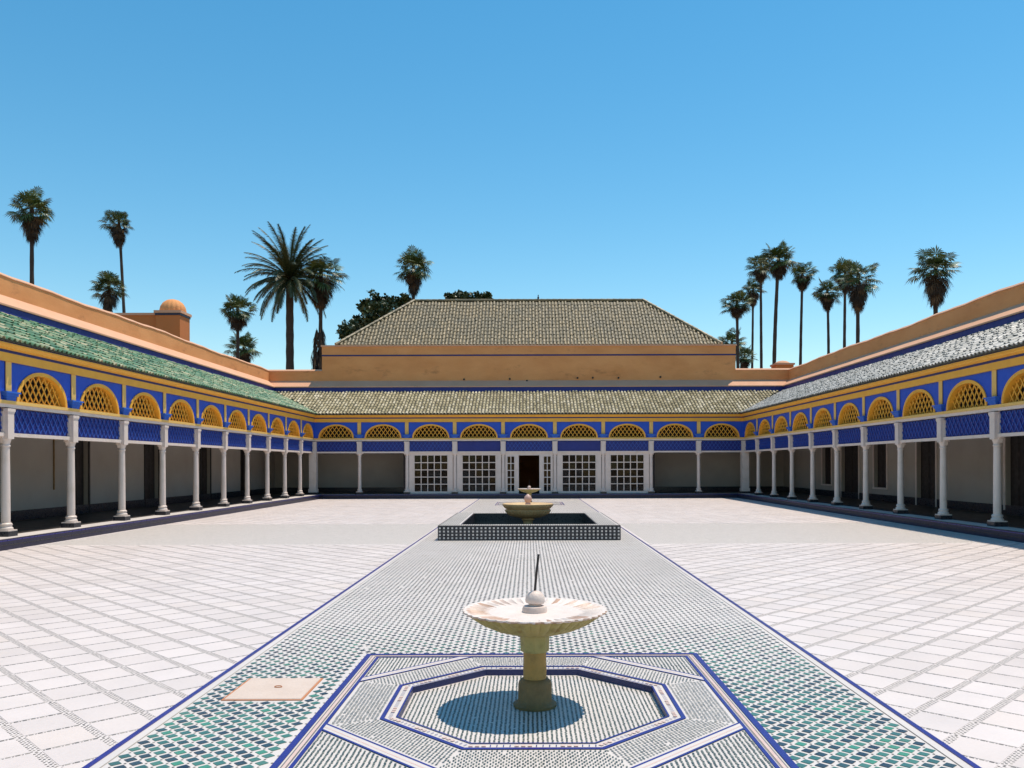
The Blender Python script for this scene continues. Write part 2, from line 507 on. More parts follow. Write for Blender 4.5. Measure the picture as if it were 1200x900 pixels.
PG = 0.080                    # pitch of the diagonal mosaic
def diagonal_mosaic(x0, x1, y0, y1, holes, ox=0.0):
    greens, specks = [], []
    a = PG * q
    ni = int((x1 - x0) / a) + 3; nj = int((y1 - y0) / a) + 3
    ii, jj = np.meshgrid(np.arange(ni), np.arange(nj))
    keep = (ii + jj) % 2 == 0
    cx = x0 + ox + ii[keep] * a; cy = y0 + jj[keep] * a
    return cx, cy, a
def squares(cx, cy, h, x0, x1, y0, y1, holes, z, hfun=None):
    """diamonds of half diagonal h, kept inside the rectangle and outside the holes"""
    ok = (cx > x0 + h * 0.4) & (cx < x1 - h * 0.4) & (cy > y0 + h * 0.4) & (cy < y1 - h * 0.4)
    for (hx0, hx1, hy0, hy1) in holes:
        ok &= ~((cx > hx0 - h * 0.4) & (cx < hx1 + h * 0.4) & (cy > hy0 - h * 0.4) & (cy < hy1 + h * 0.4))
    cx, cy = cx[ok], cy[ok]
    off = np.array([(1, 0), (0, 1), (-1, 0), (0, -1)])
    hh = (hfun(cy) if hfun else np.full(len(cx), h))[:, None]
    V = np.zeros((len(cx), 4, 3))
    V[:, :, 0] = np.clip(cx[:, None] + hh * off[None, :, 0], x0, x1)
    V[:, :, 1] = np.clip(cy[:, None] + hh * off[None, :, 1], y0, y1)
    V[:, :, 2] = z
    return V, cx, cy
def hand_laid(V, tint, lost=0.002):
    """little shifts and sizes of hand cut pieces; a few have fallen out"""
    c = V.mean(axis=1, keepdims=True)
    V = c + (V - c) * (1 + rng.normal(0, 0.05, (len(V), 1, 1)))
    V[:, :, :2] += rng.normal(0, 0.0013, (len(V), 1, 2))
    keep = rng.random(len(V)) > lost
    return V[keep], tint[keep]
POOL = (-1.95, 1.95, 17.64, 22.5)
holes = [(B1[0] - HS, B1[0] + HS, B1[1] - HS, B1[1] + HS), (B2[0] - HS, B2[0] + HS, B2[1] - HS, B2[1] + HS), POOL, (-2.10, -1.56, 5.66, 6.22)]
cx, cy, a_ = diagonal_mosaic(-SW, SW, 0.5, YE, holes)
V, gx, gy = squares(cx, cy, 0.037, -SW + 0.075, SW - 0.075, 0.5, YE, holes, -0.0008, lambda y: np.interp(y, [5.6, 8.6], [0.0365, 0.0205]))
tint = rng.random(len(gx))
tint = np.where(gy > 7.0 + 1.5 * rng.random(len(gy)), tint * 0.45, tint)
size = np.array([seen_size(x, y, 0.05) for x, y in zip(gx, gy)])
order = np.argsort(-size)
near, far_i = order[:300], order[300:]
tile_meshes = []
for k in range(10):
    tile_meshes.append(MB().prism([(0.0365, 0), (0, 0.0365), (-0.0365, 0), (0, -0.0365)], -0.004, 0, k / 9).mesh('mosaic_tile', 'mosaic_green'))
for i in near:
    put('mosaic_tile', tile_meshes[int(tint[i] * 9.99)], path, (gx[i] + random.uniform(-.0018, .0018), gy[i] + random.uniform(-.0018, .0018), random.uniform(-0.0012, 0.0)), (random.uniform(-.012, .012), random.uniform(-.012, .012), random.uniform(-.06, .06)))
Vf, tf = hand_laid(V[far_i], tint[far_i])
stuff(quads('mosaic_tiles', Vf, tf, 'mosaic_green', path))
V, sx, sy = squares(cx + a_, cy, 0.0085, -SW + 0.075, SW - 0.075, 0.5, 14, holes, -0.0012)
stuff(quads('mosaic_specks', V, 0.3 + 0.7 * rng.random(len(sx)), 'inlay_dark', path))
for sg in (-1, 1):
    x0, x1 = sorted((sg * (SW + 0.06), sg * (XE - 0.05)))
    cx, cy, a_ = diagonal_mosaic(x0, x1, CB0, CB1, [])
    V, gx, gy = squares(cx, cy, 0.024, x0, x1, CB0 + 0.05, CB1 - 0.05, [], -0.0005)
    Vf, tf = hand_laid(V, rng.random(len(gx)), 0.004)
    stuff(quads('mosaic_tiles', Vf, tf, 'mosaic_sage', path))

# ------------------------------------------------------------------ sunken octagonal basins inside their blue squares
def octagon(ap):
    r = ap / math.cos(R(22.5))
    return [(r * math.cos(R(22.5 + 45 * k)), r * math.sin(R(22.5 + 45 * k))) for k in range(8)]
def ring(mb, p0, p1, z, z1=None):
    n = len(p0)
    mb.add([(x, y, z) for x, y in p0] + [(x, y, z if z1 is None else z1) for x, y in p1],
           [(i, (i + 1) % n, n + (i + 1) % n, n + i) for i in range(n)])
def square_ring(mb, h0, h1, z):
    s = lambda h: [(h, h), (-h, h), (-h, -h), (h, -h)]
    ring(mb, s(h0), s(h1), z)
DEEP = 0.048
def inside_oct(x, y, ap):
    return (np.abs(x) < ap) & (np.abs(y) < ap) & (np.abs(x) + np.abs(y) < ap * math.sqrt(2))
def basin(c, label):
    root = thing('octagonal_basin', label, 'basin', (c[0], c[1], 0))
    IN, RO, OB = 0.86, 0.955, 1.305
    # white ground of the square, with the octagonal hole
    sq = [(HS * x, HS * y) for x, y in [(1, math.tan(R(22.5))), (math.tan(R(22.5)), 1), (-math.tan(R(22.5)), 1), (-1, math.tan(R(22.5))), (-1, -math.tan(R(22.5))), (-math.tan(R(22.5)), -1), (math.tan(R(22.5)), -1), (1, -math.tan(R(22.5)))]]
    m = MB()
    ring(m, octagon(IN), sq, -0.0045)
    for sx in (-1, 1):
        for sy in (-1, 1):
            t = math.tan(R(22.5))
            m.add([(HS * sx, HS * sy * t, -0.0045), (HS * sx * t, HS * sy, -0.0045), (HS * sx, HS * sy, -0.0045)], [(0, 1, 2)])
    m.build('surround', 'mosaic_white', root)
    f = MB()
    f.add([(x, y, -DEEP) for x, y in octagon(IN + 0.01)], [tuple(range(8))])
    f.build('basin_floor', 'mosaic_white', root)
    w = MB()
    ring(w, octagon(IN - 0.0005), octagon(IN - 0.0005), -DEEP, -0.001)
    w.build('basin_wall', 'tile_lightblue', root)
    b = MB()
    square_ring(b, HS, HS - 0.042, 0.0012); b.build('blue_frame', 'tile_blue', root); b = MB()
    square_ring(b, 1.300, 1.276, 0.0008); b.build('inner_blue_frame', 'tile_blue', root); b = MB()
    ring(b, octagon(RO + 0.014), octagon(RO - 0.014), 0.0012); b.build('blue_octagon', 'tile_blue', root); b = MB()
    ring(b, octagon(IN + 0.012), octagon(IN), 0.0012); b.build('blue_octagon', 'tile_blue', root)
    b = MB()
    square_ring(b, HS - 0.055, HS - 0.060, 0.0006); b.build('dark_frame', 'inlay_dark', root); b = MB()
    square_ring(b, HS - 0.086, HS - 0.090, 0.0006); b.build('dark_frame', 'inlay_dark', root)
    b = MB()
    square_ring(b, HS - 0.063, HS - 0.083, 0.0002)
    b.build('pink_line', 'tile_pink', root)
    # diagonal bands that cut the corners: white strip with a blue line on each side
    def diag(nm, mt, d0, d1, z, lim=1.276):
        for k in range(4):
            an = R(45 + 90 * k)
            nx, ny = math.cos(an), math.sin(an)
            pts = []
            for dd, sg in ((d0, -1), (d0, 1), (d1, 1), (d1, -1)):
                # line nx x + ny y = dd meets the square |x|,|y| < lim
                o = dd * math.sqrt(2) - lim
                A = (lim * math.copysign(1, nx), o * math.copysign(1, ny)); B = (o * math.copysign(1, nx), lim * math.copysign(1, ny))
                pts.append(A if sg < 0 else B)
            MB().add([(x, y, z) for x, y in pts], [(0, 1, 2, 3)]).build(nm, mt, root)
    diag('blue_line', 'tile_blue', 1.345, 1.329, 0.0016); diag('blue_line', 'tile_blue', 1.268, 1.252, 0.0016)
    diag('white_band', 'mosaic_white', 1.329, 1.268, 0.0012); diag('pink_line', 'tile_pink', 1.305, 1.294, 0.0018)
    # border of little squares round the basin, pink now and then
    pk, bl = MB(), MB()
    for k in range(8):
        A, B = Vector(octagon(0.908)[k]), Vector(octagon(0.908)[(k + 1) % 8])
        d = (B - A).normalized(); nn = Vector((-d.y, d.x))
        cnt = 20
        for i in range(cnt):
            p = A + (B - A) * ((i + 0.5) / cnt)
            h = 0.0125
            poly = [p - d * h - nn * h, p + d * h - nn * h, p + d * h + nn * h, p - d * h + nn * h]
            (pk if i % 7 in (0, 1, 2) else bl).add([(v.x, v.y, 0.0006) for v in poly] if i % 7 in (0, 1, 2) else
                 [(v.x, v.y, 0.0006) for v in (p - d * 0.003 - nn * h, p + d * 0.003 - nn * h, p + d * 0.003 + nn * h, p - d * 0.003 + nn * h)], [(0, 1, 2, 3)])
    stuff(pk.build('pink_squares', 'tile_pink', root)); stuff(bl.build('blue_squares', 'tile_blue', root))
    # fine mosaic: small dark pieces set in white, each field follows its own side
    L, T = [], []
    p = 0.029
    def piece(x, y, ux, uy, hl, hw, z):
        L.append([(x - ux * hl + uy * hw, y - uy * hl - ux * hw, z), (x + ux * hl + uy * hw, y + uy * hl - ux * hw, z),
                  (x + ux * hl - uy * hw, y + uy * hl + ux * hw, z), (x - ux * hl - uy * hw, y - uy * hl + ux * hw, z)])
        T.append(random.random())
    N = int(1.3 / p)
    for i in range(-N, N + 1):                                 # basin floor
        for j in range(-2 * N, 2 * N + 1):
            x, y = i * p, j * p * 0.62 + (i % 2) * p * 0.31
            if inside_oct(np.float64(x), np.float64(y), IN - 0.015):
                piece(x, y, 0, 1, 0.0075, 0.0062, -DEEP + 0.0008)
    for k in range(8):                                         # octagonal ring
        an = R(45 * k)
        nx, ny = math.cos(an), math.sin(an)
        tx, ty = -ny, nx
        r0 = RO + 0.028
        lim = 1.268 if k % 2 == 0 else 1.240
        for a in range(int((lim - r0) / (p * 0.85))):
            rr = r0 + (a + 0.5) * p * 0.85
            half = rr * math.tan(R(22.5)) - 0.003
            for t in range(-int(half / p), int(half / p) + 1):
                tt = t * p + (a % 2) * p * 0.5
                if abs(tt) < half:
                    piece(nx * rr + tx * tt, ny * rr + ty * tt, nx, ny, 0.0085, 0.0050, 0.0002)
    for sx in (-1, 1):                                         # corner triangles
        for sy in (-1, 1):
            for i in range(22):
                for j in range(30):
                    x, y = 1.262 - i * p, 1.262 - j * p * 0.8 - (i % 2) * p * 0.4
                    if (x + y) * q > 1.358 and x > 0 and y > 0:
                        piece(sx * x, sy * y, 0, 1, 0.0095, 0.0060, 0.0002)
    Vf, tf = hand_laid(np.array(L), np.array(T), 0.003)
    stuff(quads('mosaic_pieces', Vf, tf, 'inlay_fine', root))
    return root
basin(B1, 'sunken octagonal mosaic basin in a blue framed square under the near fountain')
basin(B2, 'small looking octagonal mosaic basin by the doors under the far fountain')

# ------------------------------------------------------------------ galleries round the court
COL = {}
def column_meshes():
    b = MB()
    b.lathe([(0.115, 0.12), (0.135, 0.13), (0.135, 0.165), (0.118, 0.18), (0.108, 0.20), (0.120, 0.225), (0.120, 0.245), (0.098, 0.27)], 20)
    b.box(-0.145, 0.145, -0.145, 0.145, 0.104, 0.128)
    COL['base'] = b.mesh('base', 'white_paint', True)
    COL['plinth'] = MB().box(-0.15, 0.15, -0.15, 0.15, 0.0, 0.103).mesh('plinth', 'tile_black')
    s = MB().lathe([(0.086, 0.262), (0.084, 0.9), (0.076, 1.80)], 16)
    COL['shaft'] = s.mesh('shaft', 'white_paint', True)
    c = MB().lathe([(0.074, 1.79), (0.090, 1.80), (0.090, 1.825), (0.078, 1.84), (0.082, 1.88), (0.108, 1.94), (0.112, 1.955)], 16)
    c.box(-0.10, 0.10, -0.115, 0.115, 1.95, 2.535)
    c.box(-0.125, 0.125, -0.13, 0.13, 2.50, 2.56)
    c.box(-0.112, 0.112, -0.122, 0.122, 2.47, 2.50)
    COL['capital'] = c.mesh('capital', 'white_paint', True)
column_meshes()
def column(root, s):
    c = put('column', COL['shaft'], root, (s, 0, PLAT))
    for nm in ('plinth', 'base', 'capital'):
        put(nm, COL[nm], c)
    return c

Z = dict(beam0=2.20, beam1=2.275, pan1=2.77, top1=2.855, fil=2.92, fr=3.70, band=3.91)
BAYC = {}
def arch_y(a, b, n=28):
    pts = []
    for i in range(n + 1):
        t = math.pi * i / n
        pts.append((-a * math.cos(t), b * math.sin(t) ** 0.92))
    return pts
def lattice(mb, w_in, inside, dx, slope, wd, d0, d1, zlo, zhi):
    """two families of crossing slats clipped by inside(s, z); slats stepped so that each is a true bar"""
    for fam in (-1, 1):
        dd0, dd1 = (d0, (d0 + d1) / 2) if fam < 0 else ((d0 + d1) / 2 - 0.001, d1)
        n = int((w_in + (zhi - zlo) / slope) / dx) + 2
        for k in range(-n, n + 1):
            z_prev = None
            # sample along the slat and keep the run inside
            run = []
            steps = 40
            for i in range(steps + 1):
                z = zlo + (zhi - zlo) * i / steps
                s = k * dx + fam * (z - zlo) / slope
                if inside(s, z):
                    run.append((s, z))
            if len(run) < 2:
                continue
            (sa, za), (sb, zb) = run[0], run[-1]
            L = math.hypot(sb - sa, zb - za)
            nx, nz = -(zb - za) / L * wd / 2, (sb - sa) / L * wd / 2
            p = [(sa + nx, za + nz), (sb + nx, zb + nz), (sb - nx, zb - nz), (sa - nx, za - nz)]
            vs = [(x, dd0, z) for x, z in p] + [(x, dd1, z) for x, z in p]
            mb.add(vs, [(0, 1, 2, 3), (7, 6, 5, 4), (0, 4, 5, 1), (1, 5, 6, 2), (2, 6, 7, 3), (3, 7, 4, 0)])
def bay_meshes(w):
    key = round(w, 3)
    if key in BAYC:
        return BAYC[key]
    M = {}
    hw = w / 2
    a, b = min(0.90, hw - 0.28), 0.665
    zf, zt = Z['fil'], Z['fr']
    pts = arch_y(a, b)
    # frieze wall with the arched opening
    m = MB()
    D0, D1 = -0.05, 0.20
    for d in (D0, D1):
        vs, fs = [], []
        for (x, y) in pts:
            vs += [(x, d, zf + y), (x, d, zt)]
        for i in range(len(pts) - 1):
            fs.append((2 * i, 2 * i + 2, 2 * i + 3, 2 * i + 1))
        k = len(vs)
        vs += [(-hw, d, zf), (-hw, d, zt), (hw, d, zf), (hw, d, zt)]
        fs += [(k, 0, 1, k + 1), (2 * (len(pts) - 1), k + 2, k + 3, 2 * len(pts) - 1)]
        m.add(vs, fs)
    m.add([(x, d, zf + y) for d in (D0, D1) for x, y in pts], [(i, i + 1, len(pts) + i + 1, len(pts) + i) for i in range(len(pts) - 1)])
    M['frieze'] = m.mesh('frieze_panel', 'blue_paint')
    # raised yellow arch ring with its deep soffit
    m = MB()
    o, i_ = arch_y(a + 0.018, b + 0.018), arch_y(a - 0.06, b - 0.06)
    n = len(o)
    vs = [(x, -0.075, zf + z) for x, z in o] + [(x, -0.075, zf + z) for x, z in i_] + [(x, 0.21, zf + z) for x, z in i_] + [(x, -0.049, zf + z) for x, z in o]
    fs = []
    for k in range(n - 1):
        fs += [(k, k + 1, n + k + 1, n + k), (n + k, n + k + 1, 2 * n + k + 1, 2 * n + k), (3 * n + k, 3 * n + k + 1, k + 1, k)]
    m.add(vs, fs)
    M['arch'] = m.mesh('arch', 'yellow_paint', True)
    m = MB()
    ai, bi = a - 0.055, b - 0.055
    lattice(m, ai, lambda s, z: z >= zf + 0.002 and (s / ai) ** 2 + (max(z - zf, 0) / bi) ** 2 < 1.0, 0.20, 1.40, 0.029, 0.020, 0.055, zf + 0.002, zf + bi)
    m.box(-ai, ai, 0.015, 0.065, zf + 0.001, zf + 0.03)
    M['lattice'] = m.mesh('lattice', 'yellow_paint')
    # blue screen under the arch
    m = MB().box(-hw + 0.101, hw - 0.101, 0.012, 0.05, Z['beam1'] + 0.001, Z['pan1'] - 0.001)
    M['panel'] = m.mesh('screen_panel', 'navy_paint')
    m = MB()
    wi = hw - 0.115
    lattice(m, wi, lambda s, z: abs(s) < wi, 0.185, 1.40, 0.020, -0.012, 0.012, Z['beam1'] + 0.012, Z['pan1'] - 0.012)
    M['screen'] = m.mesh('screen_lattice', 'lattice_blue')
    m = MB().box(-hw + 0.1005, hw - 0.1005, -0.055, 0.075, Z['beam0'], Z['beam1'])
    for sg in (-1, 1):                                           # small corner brackets under the beam
        x = sg * (hw - 0.1005)
        m.add([(x, d, Z['beam0'] - 0.0005) for d in (-0.04, 0.06)] + [(x - sg * 0.10, d, Z['beam0'] - 0.0005) for d in (-0.04, 0.06)] + [(x - sg * 0.03, d, Z['beam0'] - 0.04) for d in (-0.04, 0.06)] + [(x, d, Z['beam0'] - 0.13) for d in (-0.04, 0.06)],
              [(0, 2, 4, 6), (7, 5, 3, 1), (2, 3, 5, 4), (4, 5, 7, 6)])
    m.box(-hw + 0.1005, -hw + 0.125, -0.035, 0.06, Z['beam1'], Z['pan1'])
    m.box(hw - 0.125, hw - 0.1005, -0.035, 0.06, Z['beam1'], Z['pan1'])
    M['beam'] = m.mesh('beam', 'white_paint')
    BAYC[key] = M
    return M
def bay(root, s, w, screen=True, plain=False):
    M = bay_meshes(w)
    f = put('frieze_panel', M['frieze'], root, (s, 0, 0))
    a = put('arch', M['arch'], root, (s, 0, 0))
    stuff(put('lattice', M['lattice'], a))
    p = put('screen_panel', M['panel'], root, (s, 0, 0))
    if not plain:
        stuff(put('screen_lattice', M['screen'], p))
    put('beam', M['beam'], root, (s, 0, 0))
PIL = MB().box(-0.088, 0.088, -0.072, -0.048, 3.10, 3.699).mesh('pilaster', 'yellow_pale')
LINE = MB().box(-0.104, 0.104, -0.058, -0.046, 3.10, 3.698).mesh('pilaster_edge', 'line_blue')
mb_ = MB()
for (h, d, z0, z1) in ((0.12, 0.10, 2.925, 2.965), (0.155, 0.125, 2.965, 3.01), (0.20, 0.15, 3.01, 3.065), (0.235, 0.175, 3.065, 3.098)):
    mb_.box(-h, h, -d, -0.045, z0, z1)
CORBEL = mb_.mesh('corbel', 'azure_paint')
def pier_top(root, s):
    p = put('pilaster', PIL, root, (s, 0, 0))
    put('pilaster_edge', LINE, p)
    put('corbel', CORBEL, root, (s, 0, 0))

# barrel roof tile, axis along +y (up the slope)
TP, TL = 0.168, 0.36
def tile_verts(r0=0.064, r1=0.054, L=TL + 0.05, seg=5):
    vs = []
    for (y, r, zz) in ((0, r0, 0.018), (L, r1, -0.004)):
        for i in range(seg + 1):
            a = math.pi * i / seg
            vs.append((r * math.cos(a), y, zz + r * math.sin(a) * 0.92))
    for i in range(seg + 1):
        a = math.pi * i / seg
        vs.append(((r0 - 0.016) * math.cos(a), 0, 0.018 + (r0 - 0.016) * math.sin(a) * 0.9))
    n = seg + 1
    fs = [(i, i + 1, n + i + 1, n + i) for i in range(seg)] + [(2 * n + i, 2 * n + i + 1, i + 1, i) for i in range(seg)]
    return vs, fs
TV, TF = tile_verts()
ROOF_TILES = {}
def roof_tile_mesh(material, k):
    key = (material, k)
    if key not in ROOF_TILES:
        ROOF_TILES[key] = MB().add(TV, TF, k / 9).mesh('roof_tile', material, True)
    return ROOF_TILES[key]
def lay_tiles(roof, material, spots, ang, keep=0):
    """spots: [(s, d, z, size)]; the largest `keep` become objects, the rest one mesh"""
    spots.sort(key=lambda p: -p[3])
    ca, sa = math.cos(ang), math.sin(ang)
    for (s, d, z, _) in spots[:keep]:
        put('roof_tile', roof_tile_mesh(material, random.randrange(10)), roof, (s + random.uniform(-.004, .004), d, z),
            (ang + random.uniform(-.02, .02), 0, random.uniform(-.03, .03)))
    m = MB()
    for (s, d, z, _) in spots[keep:]:
        jx, ja = random.uniform(-.006, .006), random.uniform(-.03, .03)
        jz = random.uniform(-.004, .006)
        m.add([(s + jx + x + y * ja, d + y * ca - zz * sa, z + jz + y * sa + zz * ca) for x, y, zz in TV], TF, random.random())
    o = m.build('roof_tiles', material, roof, smooth=True)
    stuff(o)
    return o

RD0, RD1, RZ0, RZ1 = -0.27, 2.74, 4.10, 5.44
RANG = math.atan2(RZ1 - RZ0, RD1 - RD0)
ZP0, ZP1, ZP2, ZP3 = 5.40, 5.66, 6.03, 6.58      # blue band, ledge, parapet
DP = 3.13
def gallery(name, label, loc, rz, s0, s1, cols, roof_mat, keep, lift, openings, where, mid=False, wob=None, sheet_col='roof_pan'):
    root = thing(name, label, 'arcade', loc, rz)
    L = lift
    # platform, paving and riser
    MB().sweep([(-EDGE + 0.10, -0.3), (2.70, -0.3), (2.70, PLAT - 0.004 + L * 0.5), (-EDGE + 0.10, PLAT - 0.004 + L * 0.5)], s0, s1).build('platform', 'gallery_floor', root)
    MB().sweep([(-EDGE + 0.101, PLAT - 0.05), (0.155, PLAT - 0.05), (0.155, PLAT + L * 0.5), (-EDGE + 0.101, PLAT + L * 0.5)], s0, s1).build('paving_strip', 'mosaic_white', root)
    MB().sweep([(-EDGE, -0.3), (-EDGE + 0.10, -0.3), (-EDGE + 0.10, PLAT + 0.003 + L * 0.5), (-EDGE, PLAT + 0.003 + L * 0.5)], s0, s1).build('tiled_step', 'tile_navy', root)
    MB().sweep([(-EDGE - 0.006, 0.085), (-EDGE + 0.001, 0.085), (-EDGE + 0.001, 0.105), (-EDGE - 0.006, 0.105)], s0, s1).build('step_line', 'tile_black', root)
    MB().sweep([(-EDGE - 0.004, 0.170), (-EDGE + 0.001, 0.170), (-EDGE + 0.001, 0.19), (-EDGE - 0.004, 0.19)], s0, s1).build('step_edge', 'tile_blue', root)
    # beams, cornice
    def run(nm, m, prof):
        MB().sweep([(d, z + L) for d, z in prof], s0, s1).build(nm, m, root)
    box = lambda d0, d1, z0, z1: [(d0, z0), (d1, z0), (d1, z1), (d0, z1)]
    run('top_beam', 'white_paint', box(-0.075, 0.12, Z['pan1'] + 0.012, Z['top1']))
    run('yellow_fillet', 'yellow_pale', box(-0.095, 0.16, Z['top1'] + 0.001, Z['fil']))
    run('yellow_band', 'yellow_paint', box(-0.10, 0.20, Z['fr'] + 0.001, 3.87))
    run('navy_fillet', 'line_blue', box(-0.105, 0.20, 3.871, 3.925))  # fillet painted dark blue
    run('cornice', 'yellow_paint', [(-0.13, 3.926), (0.20, 3.926), (0.20, 4.045), (-0.215, 4.045), (-0.215, 4.015), (-0.185, 4.0), (-0.17, 3.962), (-0.13, 3.955)])
    run('eave_board', 'line_blue', box(-0.205, 0.15, 4.046, 4.062))
    # roof
    roof = MB().sweep([(RD0 + 0.03, RZ0 - 0.030 + L), (RD1, RZ1 - 0.030 + L), (RD1, RZ1 - 0.12 + L), (0.1, RZ0 + 0.02 + L), (RD0 + 0.05, RZ0 - 0.037 + L)], s0, s1).build('roof', sheet_col, root)
    spots = []
    mw = Matrix.Rotation(rz, 4, 'Z'); lv = Vector(loc)
    sa_, sb_ = min(s0(2.74), s0(-.3)), max(s1(2.74), s1(-.3))
    nT = int((sb_ - sa_) / TP)
    nrow = int(math.hypot(RD1 - RD0, RZ1 - RZ0) / TL) + 1
    for i in range(nT + 1):
        s = sa_ + (i + 0.5) * TP
        ph = random.uniform(-0.45, 0.0)
        for j0 in range(nrow + 1):
            j = max(0, j0 + ph)
            d = RD0 + j * TL * math.cos(RANG)
            if d > RD1 - 0.1:
                continue
            z = RZ0 - 0.022 + L + j * TL * math.sin(RANG)
            dm = d + 0.15
            if s < s0(dm) or s > s1(dm):
                continue
            wp = mw @ Vector((s, d, z)) + lv
            spx = 620 + F * wp.x / wp.y
            spots.append((s, d, z, F * TP / wp.y if -15 < spx < 1215 else 0))
    lay_tiles(roof, roof_mat, spots, RANG, keep)
    # wall above the roof, sloping ledge, parapet
    run('blue_band', 'navy_paint' if mid else 'navy_paint', box(RD1 + 0.001, RD1 + 0.25, ZP0 - 0.1, ZP1))
    run('ledge', 'pink_plaster', [(RD1 - 0.035, ZP1 + 0.001), (RD1 + 0.3, ZP1 + 0.001), (DP + 0.1, ZP2), (DP + 0.002, ZP2 + 0.012), (RD1 - 0.035, ZP1 + 0.045)])
    return root, roof
def wall_with(root, name, m, s0, s1, d0, d1, z0, z1, ops):
    b = MB()
    ops = sorted(ops)
    x = s0
    for (a, c, za, zb) in ops:
        b.box(x, a, d0, d1, z0, z1)
        b.box(a, c, d0, d1, zb, z1)
        if za > z0 + 0.01:
            b.box(a, c, d0, d1, z0, za)
        x = c
    b.box(x, s1, d0, d1, z0, z1)
    return b.build(name, m, root)
def back_fittings(root, ops, depth=2.72, frame='white_paint'):
    for (a, c, za, zb) in ops:
        isdoor = za < 0.4
        nm = 'door' if isdoor else 'window'
        leaf = MB()
        leaf.box(a, (a + c) / 2 - 0.004, depth + 0.13, depth + 0.18, za, zb)
        leaf.box((a + c) / 2 + 0.004, c, depth + 0.13, depth + 0.18, za, zb)
        o = leaf.build(nm, 'dark_wood', root)
        fr = MB()
        t = 0.09
        fr.box(a - t, a, depth - 0.025, depth - 0.001, za, zb + t)
        fr.box(c, c + t, depth - 0.025, depth - 0.001, za, zb + t)
        fr.box(a, c, depth - 0.025, depth - 0.001, zb, zb + t)
        if not isdoor:
            fr.box(a - t, c + t, depth - 0.04, depth - 0.001, za - 0.06, za)
        fr.build('door_frame' if isdoor else 'window_frame', frame, o)
        pn = MB()
        for (p0, p1) in ((a, (a + c) / 2), ((a + c) / 2, c)):
            for k in range(3):
                h = (zb - za) / 3
                pn.box(p0 + 0.07, p1 - 0.07, depth + 0.118, depth + 0.131, za + k * h + 0.07, za + (k + 1) * h - 0.07)
        pn.build('panels', 'dark_wood', o)

LEN = 30.0
def parapet_wave(seed):
    r = random.Random(seed)
    ph = [r.uniform(0, 6) for _ in range(3)]
    def f(s, d, z):
        if z < ZP3 - 0.05:
            return 0
        return 0.022 * math.sin(s * 0.55 + ph[0]) + 0.014 * math.sin(s * 1.7 + ph[1]) + 0.006 * math.sin(s * 5.1 + ph[2])
    return f

# --- west (sunlit) gallery
SPL = 2.37
colsL = [-SPL * k for k in range(1, 13)]
s0L, s1L = (lambda d: -28.44 - 0.2), (lambda d: d)
opsL = [(y - YC - 0.5, y - YC + 0.5, 0.2, 2.75) for y in (14.8, 19.55, 24.3, 29.0, 33.8, 38.5)]
gL, roofL = gallery('arcade_gallery', 'sunlit blue and yellow arcade with white columns under the bright green tiled roof', (-XC, YC, 0), R(90), s0L, s1L, colsL, 'roof_green', 300, 0.0, opsL, 'L')
for s in colsL:
    column(gL, s); pier_top(gL, s)
for k in range(12):
    bay(gL, -SPL * (k + 0.5), SPL)
# --- east (shaded) gallery
SPR = 2.415
colsR = [SPR * k for k in range(1, 13)]
s0R, s1R = (lambda d: -d), (lambda d: 28.98 + 0.2)
opsR = [(YC - b, YC - a, za, zb) for (a, b, za, zb) in ((22.0, 22.95, 0.32, 2.6), (26.9, 28.2, 0.2, 2.75), (30.6, 31.7, 0.72, 2.4), (33.2, 35.0, 0.2, 2.75), (36.2, 37.3, 0.72, 2.4), (16.8, 18.1, 0.2, 2.75))]
gR, roofR = gallery('arcade_gallery', 'shaded blue and yellow arcade with white columns under the tiled roof tinted grey for glare', (XC, YC, 0), R(-90), s0R, s1R, colsR, 'roof_glare_grey', 300, 0.0, opsR, 'R')
for s in colsR:
    column(gR, s); pier_top(gR, s)
for k in range(12):
    bay(gR, SPR * (k + 0.5), SPR)
# --- end gallery facing the camera
colsF = [-8.25, -5.94, -3.61, -1.26, 1.26, 3.61, 5.94, 8.25]
s0F, s1F = (lambda d: -(XC + d)), (lambda d: XC + d)
gF, roofF = gallery('arcade_gallery', 'end arcade facing the courtyard with white glazed doors under an ochre tiled roof', (0, YC, 0), 0, s0F, s1F, colsF, 'roof_ochre', 0, 0.003, [], 'F', mid=True)
for s in colsF:
    column(gF, s)
for s in colsF:
    pier_top(gF, s)
edges = [-XC] + colsF + [XC]
for k in range(9):
    w = edges[k + 1] - edges[k]
    bay(gF, (edges[k] + edges[k + 1]) / 2, w, plain=(k in (3, 5)))
# corner piers
for sg in (-1, 1):
    m = MB()
    m.box(sg * XC - 0.17, sg * XC + 0.17, -0.17, 0.17, PLAT + 0.10, 2.752)
    m.box(sg * XC - 0.20, sg * XC + 0.20, -0.20, 0.20, PLAT + 0.101, PLAT + 0.26)
    p = m.build('corner_pier', 'white_paint', gF)
    MB().box(sg * XC - 0.21, sg * XC + 0.21, -0.21, 0.21, PLAT, PLAT + 0.10).build('plinth', 'tile_black', p)
    x0, x1 = sorted((sg * XC - sg * 0.05, sg * XC + sg * 0.2))
    MB().box(sg * XC - 0.1, sg * XC + 0.1, -0.1, 0.1, 2.925, 3.698).build('corner_post', 'blue_paint', gF)

